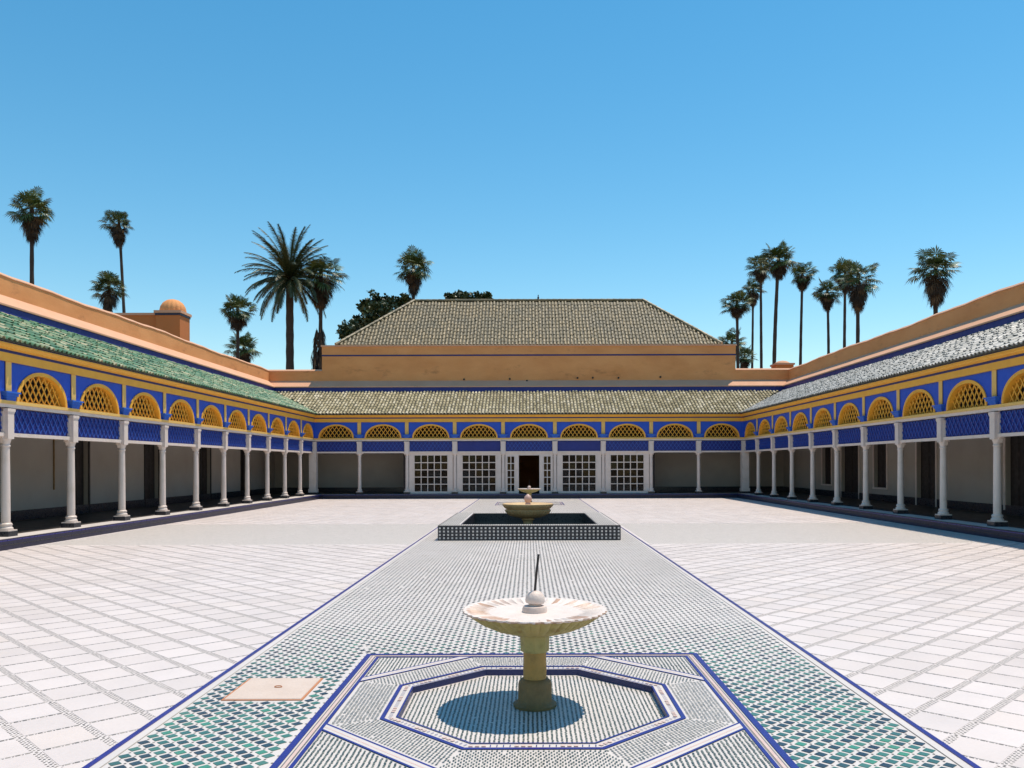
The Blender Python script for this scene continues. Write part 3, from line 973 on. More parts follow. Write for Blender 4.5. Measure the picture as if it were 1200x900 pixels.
# back walls, ceilings, doors of the galleries
wall_with(gL, 'back_wall', 'white_wall', -28.64, 2.70, 2.72, 3.0, 0.1, 5.3, opsL)
back_fittings(gL, opsL, frame='dark_wood')
MB().tube([(-17.3, 2.70, 0.95), (-17.3, 2.70, 2.5)], [0.022, 0.022], 8).build('conduit', 'stone_dark', gL)
wall_with(gR, 'back_wall', 'white_wall', -2.70, 29.18, 2.72, 3.0, 0.1, 5.3, opsR)
back_fittings(gR, opsR)
opsF = [(-1.1, 1.1, 0.2, 2.9)]
wall_with(gF, 'back_wall', 'interior_shade', -6.0, 6.0, 2.735, 3.0, 0.1, 5.3, opsF)
for sg in (-1, 1):
    x0, x1 = sorted((sg * 6.0005, sg * 13.5))
    MB().box(x0, x1, 2.735, 3.0, 0.1, 5.3).build('back_wall', 'white_wall', gF)
for root, a, b in ((gL, s0L, s1L), (gR, s0R, s1R), (gF, s0F, s1F)):
    MB().sweep([(0.201, 3.80), (2.72, 3.80), (2.72, 3.86), (0.201, 3.86)], a, b).build('ceiling', 'ceiling_wood', root)
    MB().sweep([(2.69, 2.86), (2.7185, 2.86), (2.7185, 3.799), (2.69, 3.799)], a, b).build('wall_shade_strip', 'ceiling_wood', root)  # dark strip added on the upper wall, standing in for shade behind the arches
    MB().sweep([(2.70, PLAT), (2.719, PLAT), (2.719, PLAT + 0.26), (2.70, PLAT + 0.26)], a, b).build('tiled_dado', 'tile_black', root)
for sg in (-1, 1):                                                # walls that close the glazed hall
    x0, x1 = sorted((sg * 5.99, sg * 6.14))
    MB().box(x0, x1, 0.14, 2.734, PLAT, 3.799).build('side_wall', 'interior_shade', gF)

# glazed doors: frame, bars, panes
def glazing(root, sc, w, x0, x1, z0, z1, nc, nr, frame_to):
    """white timber screen filling a bay between s = frame_to, panes between x0..x1"""
    fr = MB()
    fa, fb = frame_to
    D0, D1 = -0.02, 0.06
    fr.box(fa, x0, D0, D1, PLAT + 0.02, Z['beam0'] - 0.001)
    fr.box(x1, fb, D0, D1, PLAT + 0.02, Z['beam0'] - 0.001)
    fr.box(x0, x1, D0, D1, z1, Z['beam0'] - 0.001)
    fr.box(x0, x1, D0, D1, PLAT + 0.02, z0)
    for xx in (x0 - 0.075, x1 + 0.05):                            # raised stiles
        fr.box(xx, xx + 0.025, D0 - 0.014, D0 + 0.001, z0 - 0.05, z1 + 0.03)
    o = fr.build('glazed_door', 'white_paint', root)
    bars = MB()
    t = 0.020
    for i in range(1, nc):
        x = x0 + (x1 - x0) * i / nc
        bars.box(x - t, x + t, -0.012, 0.035, z0, z1)
    for j in range(1, nr):
        z = z0 + (z1 - z0) * j / nr
        bars.box(x0, x1, -0.009, 0.032, z - t, z + t)
    bars.build('glazing_bars', 'white_paint', o)
    pw, ph = (x1 - x0) / nc, (z1 - z0) / nr
    pm = MB().box(-pw / 2 + 0.012, pw / 2 - 0.012, -0.002, 0.002, -ph / 2 + 0.012, ph / 2 - 0.012).mesh('pane', 'window_glass')
    for i in range(nc):
        for j in range(nr):
            put('pane', pm, o, (x0 + (i + 0.5) * pw, 0.012, z0 + (j + 0.5) * ph), (random.uniform(-.012, .012), 0, random.uniform(-.012, .012)))
    return o
for k in (2, 3, 5, 6):
    a, b = edges[k], edges[k + 1]
    c = (a + b) / 2
    glazing(gF, c, b - a, c - 0.80, c + 0.80, 0.33, 2.08, 5, 5, (a + 0.10, b - 0.10))
for sg in (-1, 1):
    lo, hi = sorted((sg * 0.72, sg * 1.05))
    fa, fb = sorted((sg * 0.50, sg * 1.16))
    glazing(gF, 0, 1, lo, hi, 0.33, 2.02, 2, 5, (fa, fb))
m = MB().box(-0.499, 0.499, -0.02, 0.06, 2.075, Z['beam0'] - 0.001)
m.build('door_head', 'white_paint', gF)
MB().box(-0.49, 0.49, -0.06, 0.08, PLAT + 0.001, PLAT + 0.03).build('threshold', 'dark_wood', gF)

# parapets
for root, a, b, seed in ((gL, s0L, s1L, 1), (gR, s0R, s1R, 2)):
    MB().sweep([(DP, ZP1 + 0.05), (DP + 0.38, ZP1 + 0.05), (DP + 0.38, ZP3 - 0.02), (DP + 0.30, ZP3), (DP + 0.05, ZP3), (DP, ZP3 - 0.03)], a, b, 90, parapet_wave(seed)).build('parapet', 'orange_plaster', root)
    MB().sweep([(DP - 0.02, ZP3 - 0.03), (DP + 0.40, ZP3 - 0.03), (DP + 0.40, ZP3 + 0.035), (DP + 0.18, ZP3 + 0.085), (DP + 0.06, ZP3 + 0.06), (DP - 0.02, ZP3 - 0.01)], a, b, 90, parapet_wave(seed)).build('coping', 'pink_plaster', root)  # lighter plaster and bevel shaped to give a bright line along the top
BX = 10.85
for sg in (-1, 1):
    A = (lambda d: BX + 0.002) if sg > 0 else (lambda d: -(XC + d))
    B = (lambda d: XC + d) if sg > 0 else (lambda d: -BX - 0.002)
    MB().sweep([(DP, ZP1 + 0.053), (DP + 0.38, ZP1 + 0.053), (DP + 0.38, ZP3 - 0.02), (DP + 0.30, ZP3), (DP + 0.05, ZP3), (DP, ZP3 - 0.03)], A, B).build('parapet', 'orange_plaster', gF)
    MB().sweep([(DP - 0.02, ZP3 - 0.03), (DP + 0.40, ZP3 - 0.03), (DP + 0.40, ZP3 + 0.035), (DP + 0.18, ZP3 + 0.085), (DP + 0.06, ZP3 + 0.06), (DP - 0.02, ZP3 - 0.01)], A, B).build('coping', 'pink_plaster', gF)  # same paler, bevelled edge, made to read as a sunlit line

# ------------------------------------------------------------------ great hall behind the end gallery
PY0, PY1 = YC + DP, YC + DP + 7.9
hall = thing('great_hall', 'orange plastered hall with a big hipped tiled roof behind the end arcade', 'building', (0, PY0, 0))
HZ = 7.91
w = MB()
w.box(-BX, BX, 0, 0.5, 5.70, HZ - 0.58)
w.box(-BX, BX, PY1 - PY0 - 0.5, PY1 - PY0, -0.4, HZ - 0.58)
w.box(-BX, -BX + 0.5, 0.501, PY1 - PY0 - 0.501, -0.4, HZ - 0.58)
w.box(BX - 0.5, BX, 0.501, PY1 - PY0 - 0.501, -0.4, HZ - 0.58)
w.build('wall', 'orange_plaster', hall)
def band(nm, m, o, z0, z1):
    b = MB()
    D = PY1 - PY0
    b.box(-BX - o, BX + o, -o, 0.52, z0, z1)
    b.box(-BX - o, BX + o, D - 0.52, D + o, z0, z1)
    b.box(-BX - o, -BX + 0.52, 0.521, D - 0.521, z0, z1)
    b.box(BX - 0.52, BX + o, 0.521, D - 0.521, z0, z1)
    return b.build(nm, m, hall)
band('blue_line', 'line_blue', 0.012, HZ - 0.579, HZ - 0.50)
band('frieze', 'orange_plaster', 0.005, HZ - 0.499, HZ - 0.075)
band('cornice', 'pink_plaster', 0.055, HZ - 0.074, HZ)
MB().box(-BX + 0.5, BX - 0.5, 0.5, PY1 - PY0 - 0.5, 5.2, 5.3).build('ceiling', 'interior_shade', hall)
for (px, pz) in ((-1.0, 6.12), (2.55, 6.16), (3.35, 6.17), (4.7, 6.16), (-0.1, 6.02), (6.9, 6.2), (-3.4, 6.1)):
    MB().lathe([(0.045, 0), (0.05, 0.02), (0.05, 0.10)], 10).build('drain_spout', 'dark_wood', hall, (px, 0.03, pz)).rotation_euler = (R(90), 0, 0)
# hipped roof
E = 10.2; Y0 = 0.32; RUN = 3.66; RISE = 3.05
D_ = 2 * RUN
slope = math.atan2(RISE, RUN)
hr = MB()
zb = HZ + 0.02
hr.add([(-E, Y0, zb), (E, Y0, zb), (E, Y0 + D_, zb), (-E, Y0 + D_, zb), (-E + RUN, Y0 + RUN, zb + RISE), (E - RUN, Y0 + RUN, zb + RISE)],
       [(0, 1, 5, 4), (2, 3, 4, 5), (3, 0, 4), (1, 2, 5), (3, 2, 1, 0)])
hroof = hr.build('roof', 'roof_pan', hall)
hm = MB()
ca, sa = math.cos(slope), math.sin(slope)
SLEN = math.hypot(RUN, RISE)
HP = 0.185
for face in range(4):
    half = E if face in (0, 2) else RUN
    for i in range(int(2 * half / HP)):
        s = -half + (i + 0.5) * HP
        ph = random.uniform(-0.45, 0.0)
        for j in range(int(SLEN / TL) + 2):
            t = max(0, (j + ph) * TL)
            run_ = t * ca
            if run_ > RUN - 0.30 or abs(s) > half - (run_ + 0.12):
                continue
            jx, ja, jz = random.uniform(-.008, .008), random.uniform(-.03, .03), random.uniform(-.004, .008)
            vs = []
            for (x, y, zz) in TV:
                lx = s + jx + x * 1.18 + y * ja
                ly = run_ + y * ca - zz * sa
                lz = zb + 0.008 + jz + t * sa + y * sa + zz * ca
                if face == 0: vs.append((lx, Y0 + ly, lz))
                elif face == 2: vs.append((-lx, Y0 + D_ - ly, lz))
                elif face == 1: vs.append((E - ly, Y0 + RUN + lx, lz))
                else: vs.append((-E + ly, Y0 + RUN - lx, lz))
            hm.add(vs, TF)
stuff(hm.build('roof_tiles', 'roof_brown', hroof, smooth=True))
cap = MB()
def cap_run(a, b, r=0.10):
    a, b = Vector(a), Vector(b)
    n = max(2, int((b - a).length / 0.34))
    for k in range(n):
        p0, p1 = a.lerp(b, k / n), a.lerp(b, (k + 1.12) / n)
        cap.tube([p0, p1], [r * random.uniform(0.95, 1.06), r * 0.84], 7)
top = zb + RISE + 0.06
cap_run((-E + RUN, Y0 + RUN, top), (E - RUN, Y0 + RUN, top), 0.085)
for sx in (-1, 1):
    for yy in (Y0, Y0 + D_):
        cap_run((sx * E, yy, zb + 0.07), (sx * (E - RUN), Y0 + RUN, top))
stuff(cap.build('ridge_tiles', 'roof_brown', hroof, smooth=True))
b_ = MB().lathe([(0.03, 0.0), (0.055, 0.05), (0.05, 0.12), (0.02, 0.17), (0.035, 0.21), (0.005, 0.27)], 10)
b_.build('ridge_bird', 'iron', hroof, (0.55, Y0 + RUN, top + 0.06))  # turned shape standing in for a small bird on the ridge

# ------------------------------------------------------------------ rooftop turrets
def turret():
    t = thing('rooftop_turret', 'orange rooftop turret with a ribbed dome beside a low wall above the sunlit arcade', 'turret', (-16.5, 38.4, 0))
    MB().box(-0.55, 0.55, -0.55, 0.55, -0.4, 8.50).build('shaft', 'deep_plaster', t)
    MB().box(-0.58, 0.58, -0.58, 0.58, 8.501, 8.60).build('blue_line', 'tile_navy', t)
    MB().box(-0.62, 0.62, -0.62, 0.62, 8.601, 8.72).build('cornice', 'pink_plaster', t)
    MB().lathe([(0.56, 8.70, .06), (0.57, 8.80, .06), (0.53, 8.98, .06), (0.43, 9.15, .06), (0.27, 9.27, .05), (0.10, 9.32, .03), (0.02, 9.33)], 64, flute=16).build('dome', 'orange_plaster', t, smooth=True)
    MB().box(-2.75, -0.551, -0.25, 0.15, -0.4, 8.55).build('side_wall', 'deep_plaster', t)
    MB().box(-2.78, -0.551, -0.29, 0.19, 8.551, 8.66).build('coping', 'pink_plaster', t)
    return t
turret()
t = thing('roof_kiosk', 'low pink domed kiosk peeping over the parapet below the palms', 'kiosk', (14.7, 48.0, 0))
MB().box(-0.5, 0.5, -0.5, 0.5, -0.4, 7.32).build('shaft', 'deep_plaster', t)
MB().box(-0.56, 0.56, -0.56, 0.56, 7.321, 7.42).build('coping', 'pink_plaster', t)
MB().lathe([(0.45, 7.41), (0.40, 7.50), (0.25, 7.58), (0.03, 7.62)], 20).build('dome', 'pink_plaster', t, smooth=True)

# ------------------------------------------------------------------ pool in the middle of the court
pool = thing('raised_pool', 'raised rectangular pool edged with black and white checked tiles', 'pool', (0, 20.07, 0))
px0, px1, py0, py1 = -1.95, 1.95, -2.43, 2.43
ix0, ix1, iy0, iy1 = -1.46, 1.46, -2.06, 2.03
PH = 0.31
b = MB()
b.box(px0, px1, py0, iy0, -0.2, PH); b.box(px0, px1, iy1, py1, -0.2, PH)
b.box(px0, ix0, iy0 + 0.0005, iy1 - 0.0005, -0.2, PH); b.box(ix1, px1, iy0 + 0.0005, iy1 - 0.0005, -0.2, PH)
b.build('rim', 'tile_black', pool)
b = MB()
for (a0, a1, c0, c1) in ((px0 + .03, px1 - .03, py0 + .03, iy0 - .03), (px0 + .03, px1 - .03, iy1 + .03, py1 - .03), (px0 + .03, ix0 - .03, iy0 - .03, iy1 + .03), (ix1 + .03, px1 - .03, iy0 - .03, iy1 + .03)):
    b.add([(a0, c0, PH + .004), (a1, c0, PH + .004), (a1, c1, PH + .004), (a0, c1, PH + .004)], [(0, 1, 2, 3)])
b.build('rim_top', 'mosaic_white', pool)
L = []
for i in range(44):
    for j in range(4):
        x = px0 + (i + 0.5) * (px1 - px0) / 44; z = 0.045 + j * 0.071; h = 0.0185
        L.append([(x - h, py0 - .003, z - h), (x + h, py0 - .003, z - h), (x + h, py0 - .003, z + h), (x - h, py0 - .003, z + h)])
for i in range(54):
    for j in range(4):
        y = py0 + (i + 0.5) * (py1 - py0) / 54; z = 0.045 + j * 0.071; h = 0.0185
        for x in (px0 - .003, px1 + .003):
            L.append([(x, y - h, z - h), (x, y + h, z - h), (x, y + h, z + h), (x, y - h, z + h)])
stuff(quads('white_squares', L, rng.random(len(L)), 'mosaic_white', pool))
L = []
for i in range(80):
    for j in range(100):
        x = px0 + 0.06 + i * 0.048; y = py0 + 0.06 + j * 0.048
        if x < px1 - .05 and y < py1 - .05 and not (ix0 - .05 < x < ix1 + .05 and iy0 - .05 < y < iy1 + .05):
            h = 0.0165
            L.append([(x - h, y, PH + .006), (x, y - h, PH + .006), (x + h, y, PH + .006), (x, y + h, PH + .006)])
stuff(quads('mosaic_pieces', L, rng.random(len(L)), 'inlay_fine', pool))
MB().box(ix0, ix1, iy0, iy1, -0.25, -0.2).build('pool_floor', 'tile_black', pool)
MB().add([(ix0, iy0, 0.10), (ix1, iy0, 0.10), (ix1, iy1, 0.10), (ix0, iy1, 0.10)], [(0, 1, 2, 3)]).build('water', 'water', pool)

pf = thing('pool_fountain', 'broad golden fluted marble fountain bowl standing in the pool', 'fountain', (-0.03, 20.0, 0))
MB().lathe([(0.16, -0.2), (0.16, -0.1), (0.11, -0.06), (0.11, 0.24), (0.15, 0.28), (0.15, 0.32)], 24).build('pedestal', 'marble_gold', pf, smooth=True)
MB().lathe([(0.14, 0.318), (0.28, 0.335, .05), (0.43, 0.385, .06), (0.52, 0.455, .06), (0.55, 0.515, .05), (0.52, 0.54)], 128, flute=40).build('bowl', 'marble_gold', pf, smooth=True)
MB().lathe([(0.52, 0.541), (0.55, 0.565, .03), (0.585, 0.60, .03), (0.61, 0.635, .03), (0.61, 0.665, .03), (0.58, 0.675), (0.53, 0.655), (0.30, 0.60), (0.02, 0.59)], 128, flute=44).build('rim', 'marble_gold', pf, smooth=True)
MB().lathe([(0.06, 0.592), (0.07, 0.66), (0.055, 0.69), (0.085, 0.74), (0.095, 0.79), (0.075, 0.85), (0.03, 0.885), (0.012, 0.90)], 20).build('spout', 'marble_rose', pf, smooth=True)

# ------------------------------------------------------------------ the two marble fountains
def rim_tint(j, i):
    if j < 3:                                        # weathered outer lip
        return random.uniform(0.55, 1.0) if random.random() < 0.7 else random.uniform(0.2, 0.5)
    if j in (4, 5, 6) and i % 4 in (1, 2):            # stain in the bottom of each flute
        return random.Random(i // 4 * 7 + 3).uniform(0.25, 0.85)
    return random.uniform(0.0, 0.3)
def marble_fountain(x, y, label, rot=0.0):
    f = thing('marble_fountain', label, 'fountain', (x, y, -DEEP), rot)
    MB().lathe([(0.148, 0.001), (0.150, 0.018), (0.125, 0.032), (0.116, 0.045), (0.114, 0.15), (0.108, 0.172), (0.090, 0.188), (0.078, 0.192)], 28).build('foot', 'stone_dark', f, smooth=True)
    MB().lathe([(0.079, 0.185), (0.080, 0.25), (0.077, 0.31), (0.079, 0.372)], 24).build('shaft', 'marble_ochre', f, smooth=True)
    MB().lathe([(0.082, 0.371), (0.097, 0.376), (0.099, 0.45), (0.102, 0.492)], 8).build('collar', 'marble_mossy', f)
    MB().lathe([(0.10, 0.490), (0.17, 0.503, .04), (0.28, 0.535, .05), (0.37, 0.578, .055), (0.43, 0.620, .05), (0.462, 0.645, .05)], 160, flute=40).build('bowl', 'marble_mossy', f, smooth=True)
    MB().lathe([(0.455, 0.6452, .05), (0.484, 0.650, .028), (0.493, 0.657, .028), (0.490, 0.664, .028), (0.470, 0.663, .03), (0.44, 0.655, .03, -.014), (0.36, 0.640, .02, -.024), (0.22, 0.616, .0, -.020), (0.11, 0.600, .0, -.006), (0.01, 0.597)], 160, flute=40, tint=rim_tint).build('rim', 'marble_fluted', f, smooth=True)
    MB().lathe([(0.080, 0.598), (0.086, 0.612), (0.085, 0.668), (0.078, 0.684), (0.05, 0.688)], 24).build('stone_disc', 'marble', f, (0.0, -0.01, 0), smooth=True)
    MB().lathe([(0.046, 0.680), (0.042, 0.698), (0.064, 0.706), (0.068, 0.722), (0.064, 0.748), (0.050, 0.772), (0.030, 0.785), (0.008, 0.789)], 20).build('stone_knob', 'marble', f, (-0.035, 0.0, 0.0), smooth=True).rotation_euler = (0, R(3), 0)
    MB().tube([(0.0, 0, 0.77), (0.012, 0.01, 0.90), (0.028, 0.02, 1.035)], [0.0085, 0.0085, 0.008], 8).build('pipe', 'iron', f)
    return f
marble_fountain(0.036, 5.67, 'near white marble fountain bowl with black pipe on a mossy pedestal in the octagonal basin')
marble_fountain(0.0, 34.5, 'small distant marble fountain bowl in front of the open dark doorway', 0.6)

# loose access slab on the path
hs = thing('access_slab', 'pinkish square stone access slab with an iron ring lying on the mosaic path', 'slab', (-1.83, 5.94, 0))
MB().add([(-.262, -.275, .0), (.262, -.275, .0), (.262, .275, .0), (-.262, .275, .0), (-.259, -.272, .005), (.259, -.272, .005), (.259, .272, .005), (-.259, .272, .005)],
         [(0, 1, 5, 4), (1, 2, 6, 5), (2, 3, 7, 6), (3, 0, 4, 7), (4, 5, 6, 7)]).build('slab', 'slab', hs)
fr = MB()
fr.box(-.278, .278, -.291, -.2752, -.003, .001); fr.box(-.278, .278, .2752, .291, -.003, .001); fr.box(-.278, -.2622, -.275, .275, -.003, .001); fr.box(.2622, .278, -.275, .275, -.003, .001)
fr.build('terracotta_edge', 'terracotta', hs)
ring_pts = [(0.026 * math.cos(a), 0.012 * math.sin(a) + 0.02, 0.010 + 0.003 * math.sin(a)) for a in np.linspace(0, 2 * math.pi, 13)]
MB().tube(ring_pts, [0.0035] * 13, 6).build('iron_ring', 'terracotta', hs, (0.02, 0.0, 0))

# ------------------------------------------------------------------ palms and trees beyond the walls
def fan_leaf(mb_live, dirv, plen, blade, rnd, droop, tint):
    d = Vector(dirv).normalized()
    up = Vector((0, 0, 1))
    side = d.cross(up)
    if side.length < 0.05:
        side = Vector((1, 0, 0))
    side.normalize()
    nrm = side.cross(d).normalized()
    hub = d * plen + Vector((0, 0, -droop * plen * 0.25))
    w = 0.012
    mb_live.add([-side * w, side * w, hub + side * w, hub - side * w], [(0, 1, 2, 3)], tint)
    nseg = 17
    tw = rnd.uniform(-0.5, 0.5)
    s2 = (side * math.cos(tw) + nrm * math.sin(tw)).normalized()
    for i in range(nseg):
        a = R(-115 + 230 * i / (nseg - 1)) + rnd.uniform(-.05, .05)
        L = blade * (0.72 + 0.28 * math.cos(a * 0.8)) * rnd.uniform(0.85, 1.08)
        v = d * math.cos(a) + s2 * math.sin(a)
        pside = (s2 * math.cos(a) - d * math.sin(a)) * (0.026 * blade / 0.5)
        mid = hub + v * L * 0.58 - Vector((0, 0, 1)) * droop * L * 0.10
        tip = hub + v * L * 0.93 - Vector((0, 0, 1)) * (droop * L * 0.42 + rnd.uniform(0, .05))
        mb_live.add([hub, mid + pside, tip, mid - pside], [(0, 1, 2, 3)], min(1, max(0, tint + rnd.uniform(-.18, .18))))
def fan_crown(seed, skirt=1.0, full=1.0):
    rnd = random.Random(seed)
    live, dead = MB(), MB()
    n = int(54 * full)
    for k in range(n):
        u = (k + 0.5) / n
        el = R(74 - 104 * u ** 0.8 + rnd.uniform(-12, 12))
        az = k * 2.39996 + rnd.uniform(-.4, .4)
        d = (math.cos(el) * math.cos(az), math.cos(el) * math.sin(az), math.sin(el))
        fan_leaf(live, d, rnd.uniform(0.26, 0.72), rnd.uniform(0.34, 0.52), rnd, 0.25 + 0.6 * u, rnd.uniform(0.15, 0.95) * (1 - 0.2 * u))
    n = int(58 * skirt)
    for k in range(n):
        u = (k + 0.5) / n
        el = R(-34 - 46 * u + rnd.uniform(-8, 8))
        az = k * 2.39996 + rnd.uniform(-.4, .4)
        d = Vector((math.cos(el) * math.cos(az), math.cos(el) * math.sin(az), math.sin(el)))
        off = Vector((0, 0, -0.62 * u * skirt))
        k0 = len(dead.v)
        fan_leaf(dead, d, rnd.uniform(0.28, 0.45), rnd.uniform(0.30, 0.44) * (1 - 0.30 * u), rnd, 1.1, rnd.random() ** 2.2)
        for i in range(k0, len(dead.v)):
            p = Vector(dead.v[i]) + off
            dead.v[i] = tuple(p)
    return live.mesh('crown', 'palm_leaf'), dead.mesh('dead_fronds', 'palm_dead')
CROWNS = [fan_crown(s, sk, fu) for s, sk, fu in ((1, 1.0, 1.0), (2, 1.25, 0.85), (3, 0.8, 1.1), (4, 1.1, 0.95))]

def spot(px, py, y):
    return Vector(((px - 620) * y / F, y, EYE + (545 - py) * y / F))
def trunk_mesh(base, top, r0, r1, bend, seed):
    rnd = random.Random(seed)
    pts, rad = [], []
    n = 26
    for i in range(n + 1):
        u = i / n
        p = base.lerp(top, u)
        p.x += bend * math.sin(math.pi * u)
        p.y += rnd.uniform(-.01, .01)
        pts.append(p)
        rad.append((r0 + (r1 - r0) * u) * (1 + (0.05 if i % 2 else -0.03)))
    return pts, rad
def fan_palm(px, py_top, py_bot, wpx, lean, bend, kind, label, dia=3.4, trunk=0.16, y=None):
    y = y or F * dia / wpx
    s = wpx * y / F / 2.0 * 1.14
    cp = spot(px, py_top, y)
    cp.z -= 0.90 * s                                   # heart of the crown
    root = thing('fan_palm', label, 'palm tree', (cp.x + lean, y, -0.4), 0, 'fan palms beyond the palace walls')
    off = Vector((cp.x + lean, y, -0.4))
    pts, rad = trunk_mesh(Vector((0, 0, 0)), cp - off + Vector((0, 0, 0.15 * s)), trunk * 1.35, trunk * 0.85, bend, int(px))
    MB().tube(pts, rad, 9).build('trunk', 'palm_trunk', root, smooth=True)
    live, dead = CROWNS[kind]
    rz = (px * 0.7) % 6.28
    kx = 1.0 + 0.12 * math.sin(px * 1.7)
    put('crown', live, root, cp - off, (0.06 * math.sin(px), 0.06 * math.cos(px * 2.1), rz), (s * 1.04, s * 1.04, s * kx * 0.96))
    put('dead_fronds', dead, root, cp - off, (0, 0, rz), (s * 0.96, s * 0.96, s * (0.92 + 0.22 * math.sin(px * 0.9))))
    return root
fan_palm(38, 218, 330, 50, 0.0, 0.0, 0, 'tall fan palm at the far left edge above the sunlit parapet')
fan_palm(140, 240, 362, 36, 0.9, 0.25, 1, 'tall thin fan palm with a leaning trunk left of the domed turret')
fan_palm(128, 312, 362, 42, 0.0, 0.0, 2, 'short fan palm peeping over the parapet beside the leaning thin palm')
fan_palm(279, 340, 430, 42, 0.0, 0.0, 2, 'fan palm with pale fronds standing above a shorter one left of the date palm')
fan_palm(286, 386, 430, 38, 0.0, 0.0, 0, 'low bushy fan palm beneath a taller one left of the date palm')
sp = fan_palm(377, 292, 430, 54, -0.25, 0.0, 1, 'fan palm with a shaggy hanging skirt just behind the date palm', dia=3.8)
m = MB()
rn = random.Random(21)
for k in range(420):
    z = rn.uniform(8.2, 13.4)
    az = rn.uniform(0, 6.283)
    rr = 0.22 + 0.50 * max(0, math.sin((z - 7.6) / 6.0 * math.pi)) * rn.uniform(.3, 1)
    p = Vector((0.12 + math.cos(az) * rr, math.sin(az) * rr, z)); t = Vector((-math.sin(az), math.cos(az), 0)) * rn.uniform(.05, .14)
    o = Vector((math.cos(az) * rn.uniform(0, .25), math.sin(az) * rn.uniform(0, .25), -rn.uniform(.6, 1.3)))
    m.add([p - t * .3, p + o * .5 - t, p + o, p + o * .5 + t], [(0, 1, 2, 3)], rn.random() ** 2)
m.build('dead_skirt', 'palm_dead', sp)
fan_palm(485, 289, 352, 45, 0.0, 0.0, 0, 'fan palm rising behind the left hip of the great roof')
fan_palm(864, 336, 425, 38, 0.25, 0.0, 2, 'fan palm closest to the right end of the great hall')
fan_palm(858, 384, 425, 34, 0.0, 0.0, 3, 'low dark fan palm tucked behind the right corner of the great hall')
fan_palm(873, 404, 430, 26, 0.0, 0.0, 0, 'lowest little fan palm at the right corner of the hall wall', dia=3.0)
fan_palm(883, 325, 425, 28, -0.6, 0.1, 3, 'small crowned fan palm between the hall corner palm and the tall pair')
fan_palm(892, 295, 427, 33, 0.1, 0.0, 1, 'slender tall fan palm half hidden by the tallest one of the cluster')
fan_palm(913, 281, 427, 45, -0.35, -0.25, 0, 'tallest fan palm of the cluster right of the great hall')
fan_palm(941, 304, 427, 34, -0.4, -0.1, 1, 'straight fan palm standing alone between the two dense palm clumps')
fan_palm(970, 325, 416, 34, -0.4, 0.3, 3, 'fan palm with a curved trunk left of the overlapping pair')
fan_palm(991, 302, 407, 36, -0.3, 0.0, 0, 'fan palm behind and left in the overlapping pair')
fan_palm(1006, 301, 400, 47, -0.1, 0.0, 1, 'broad crowned fan palm in front and right in the overlapping pair')
fan_palm(1097, 287, 363, 55, -0.05, 0.0, 3, 'solitary fan palm above the shaded parapet at the far right')

# date palm
def date_palm(px, py, y, label):
    c = spot(px, py, y)
    root = thing('date_palm', label, 'palm tree', (c.x, y, -0.4))
    rnd = random.Random(5)
    off = Vector((c.x, y, -0.4))
    pts, rad = trunk_mesh(Vector((0.02, 0, 0)), c - off, 0.36, 0.30, 0.0, 9)
    MB().tube(pts, rad, 12).build('trunk', 'palm_trunk', root, smooth=True)
    boots = MB()
    top = c - off
    for k in range(60):
        az = k * 2.39996
        z = top.z - 0.9 + k * 0.02
        p = Vector((0.29 * math.cos(az), 0.29 * math.sin(az), z))
        o = Vector((math.cos(az), math.sin(az), 0.7)).normalized()
        t = Vector((-math.sin(az), math.cos(az), 0)) * 0.07
        boots.add([p - t, p + t, p + o * 0.28 + t * 0.4, p + o * 0.28 - t * 0.4], [(0, 1, 2, 3)])
    boots.build('frond_stubs', 'palm_dead', root)
    m = MB()
    n = 92
    for k in range(n):
        u = (k + 0.5) / n
        el = R(84 - 112 * u ** 0.9 + rnd.uniform(-6, 6))
        az = k * 2.39996 + rnd.uniform(-.25, .25)
        L = rnd.uniform(3.9, 5.2) * (1.0 - 0.12 * u)
        hd = Vector((math.cos(az), math.sin(az), 0))
        pts = []
        p = Vector(top)
        e = el
        steps = 16
        for i in range(steps + 1):
            pts.append(Vector(p))
            p = p + (hd * math.cos(e) + Vector((0, 0, 1)) * math.sin(e)) * (L / steps)
            e -= R(rnd.uniform(2.0, 3.2) * (0.55 + 1.1 * i / steps) * (0.55 + 0.9 * math.cos(el) ** 0.5 if math.cos(el) > 0 else 0.6))
        sd = Vector((-math.sin(az), math.cos(az), 0))
        tn = rnd.uniform(0, 0.9)
        m.tube(pts, [0.030 * (1 - 0.8 * i / steps) for i in range(steps + 1)], 3, tint=tn)
        for i in range(2, steps * 4):
            f = i / (steps * 4)
            j = min(int(f * steps), steps - 1)
            b = pts[j].lerp(pts[j + 1], f * steps - j)
            ax = (pts[j + 1] - pts[j]).normalized()
            nr = sd.cross(ax).normalized()
            ll = 0.62 * math.sin(math.pi * min(1, 0.16 + f * 0.80)) ** 0.7 * rnd.uniform(.85, 1.1)
            for sg in (-1, 1):
                v = (sd * sg * 0.62 + ax * 0.72 + nr * rnd.uniform(0.05, 0.45)).normalized()
                tip = b + v * ll - Vector((0, 0, 0.10 * ll))
                wv = ax * 0.042
                m.add([b - wv, b + wv, tip], [(0, 1, 2)], min(1, max(0, tn + rnd.uniform(-.2, .2))))
    m.build('crown', 'date_leaf', root)
    return root
date_palm(340, 326, 68.0, 'big date palm with feathery arching fronds and thick dark trunk left of the hall')

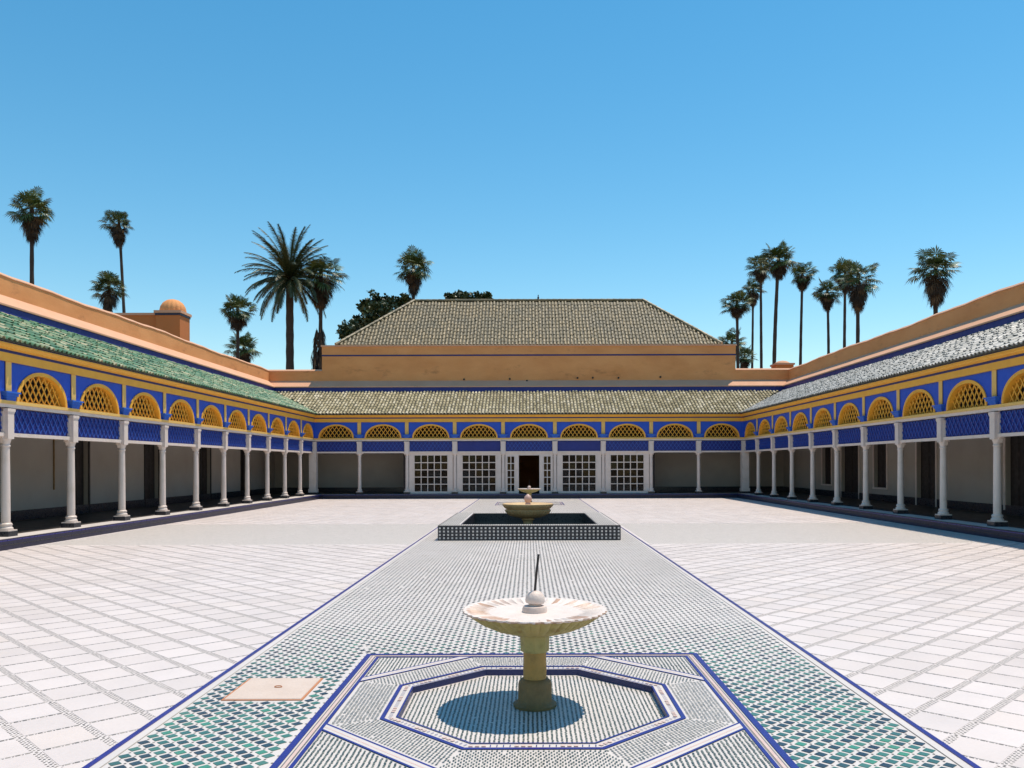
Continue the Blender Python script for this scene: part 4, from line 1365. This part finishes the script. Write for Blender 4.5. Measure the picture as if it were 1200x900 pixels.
# broadleaf trees peeping over the hall roof
def leafy_tree(blobs, y, label, seed, size=0.34, density=380):
    rnd = random.Random(seed)
    ctr = spot(sum(b[0] for b in blobs) / len(blobs), sum(b[1] for b in blobs) / len(blobs), y)
    root = thing('leafy_tree', label, 'tree', (ctr.x, y, -0.4), 0, 'broadleaf trees behind the great hall')
    off = Vector((ctr.x, y, -0.4))
    tr = MB()
    fork = Vector((0, 0, (ctr.z + 0.4) * 0.55))
    tr.tube([(0, 0, 0), fork * 0.5 + Vector((.1, 0, 0)), fork], [0.42, 0.33, 0.26], 9)
    lv = MB()
    for (bx, by, br) in blobs:
        c = spot(bx, by, y) - off
        c.y += rnd.uniform(-1.2, 1.2)
        r = br * y / F
        tr.tube([fork, fork.lerp(c, 0.6) + Vector((rnd.uniform(-.3, .3), 0, -.2)), c], [0.2, 0.11, 0.04], 6)
        sub = []
        for k in range(14):
            v = Vector((rnd.gauss(0, 1), rnd.gauss(0, 1), rnd.gauss(0, 1))).normalized() * r * rnd.uniform(.55, 1.0)
            sub.append((c + v, r * rnd.uniform(.22, .42)))
        for (sc, sr) in sub:
            tn = rnd.random()
            for k in range(int(density / 10)):
                v = Vector((rnd.gauss(0, 1), rnd.gauss(0, 1), rnd.gauss(0, 1)))
                p = sc + v.normalized() * sr * rnd.uniform(.4, 1.1)
                a = Vector((rnd.gauss(0, 1), rnd.gauss(0, 1), rnd.gauss(0, .6))).normalized() * size * rnd.uniform(.5, 1.0)
                b = a.cross(Vector((rnd.gauss(0, 1), rnd.gauss(0, 1), rnd.gauss(0, 1)))).normalized() * size * 0.36
                lv.add([p, p + a * .5 + b, p + a, p + a * .5 - b], [(0, 1, 2, 3)], min(1, max(0, tn * .6 + rnd.uniform(0, .4))))
    tr.build('trunk', 'palm_trunk', root, smooth=True)
    lv.build('crown', 'tree_leaf', root)
leafy_tree([(445, 362, 17), (432, 370, 16), (460, 358, 13), (476, 354, 9), (452, 376, 22), (420, 380, 11), (440, 352, 8), (428, 358, 8)], 62, 'dark leafy tree behind the left slope of the great roof', 3)
leafy_tree([(410, 388, 9), (420, 384, 9), (404, 393, 6), (414, 394, 9)], 58, 'low leafy treetop at the foot of the left roof hip', 4, 0.26)
leafy_tree([(536, 349, 9), (549, 350, 10), (563, 349, 9), (571, 351, 6), (529, 351, 6)], 70, 'distant leafy treetop showing just above the roof ridge', 6)
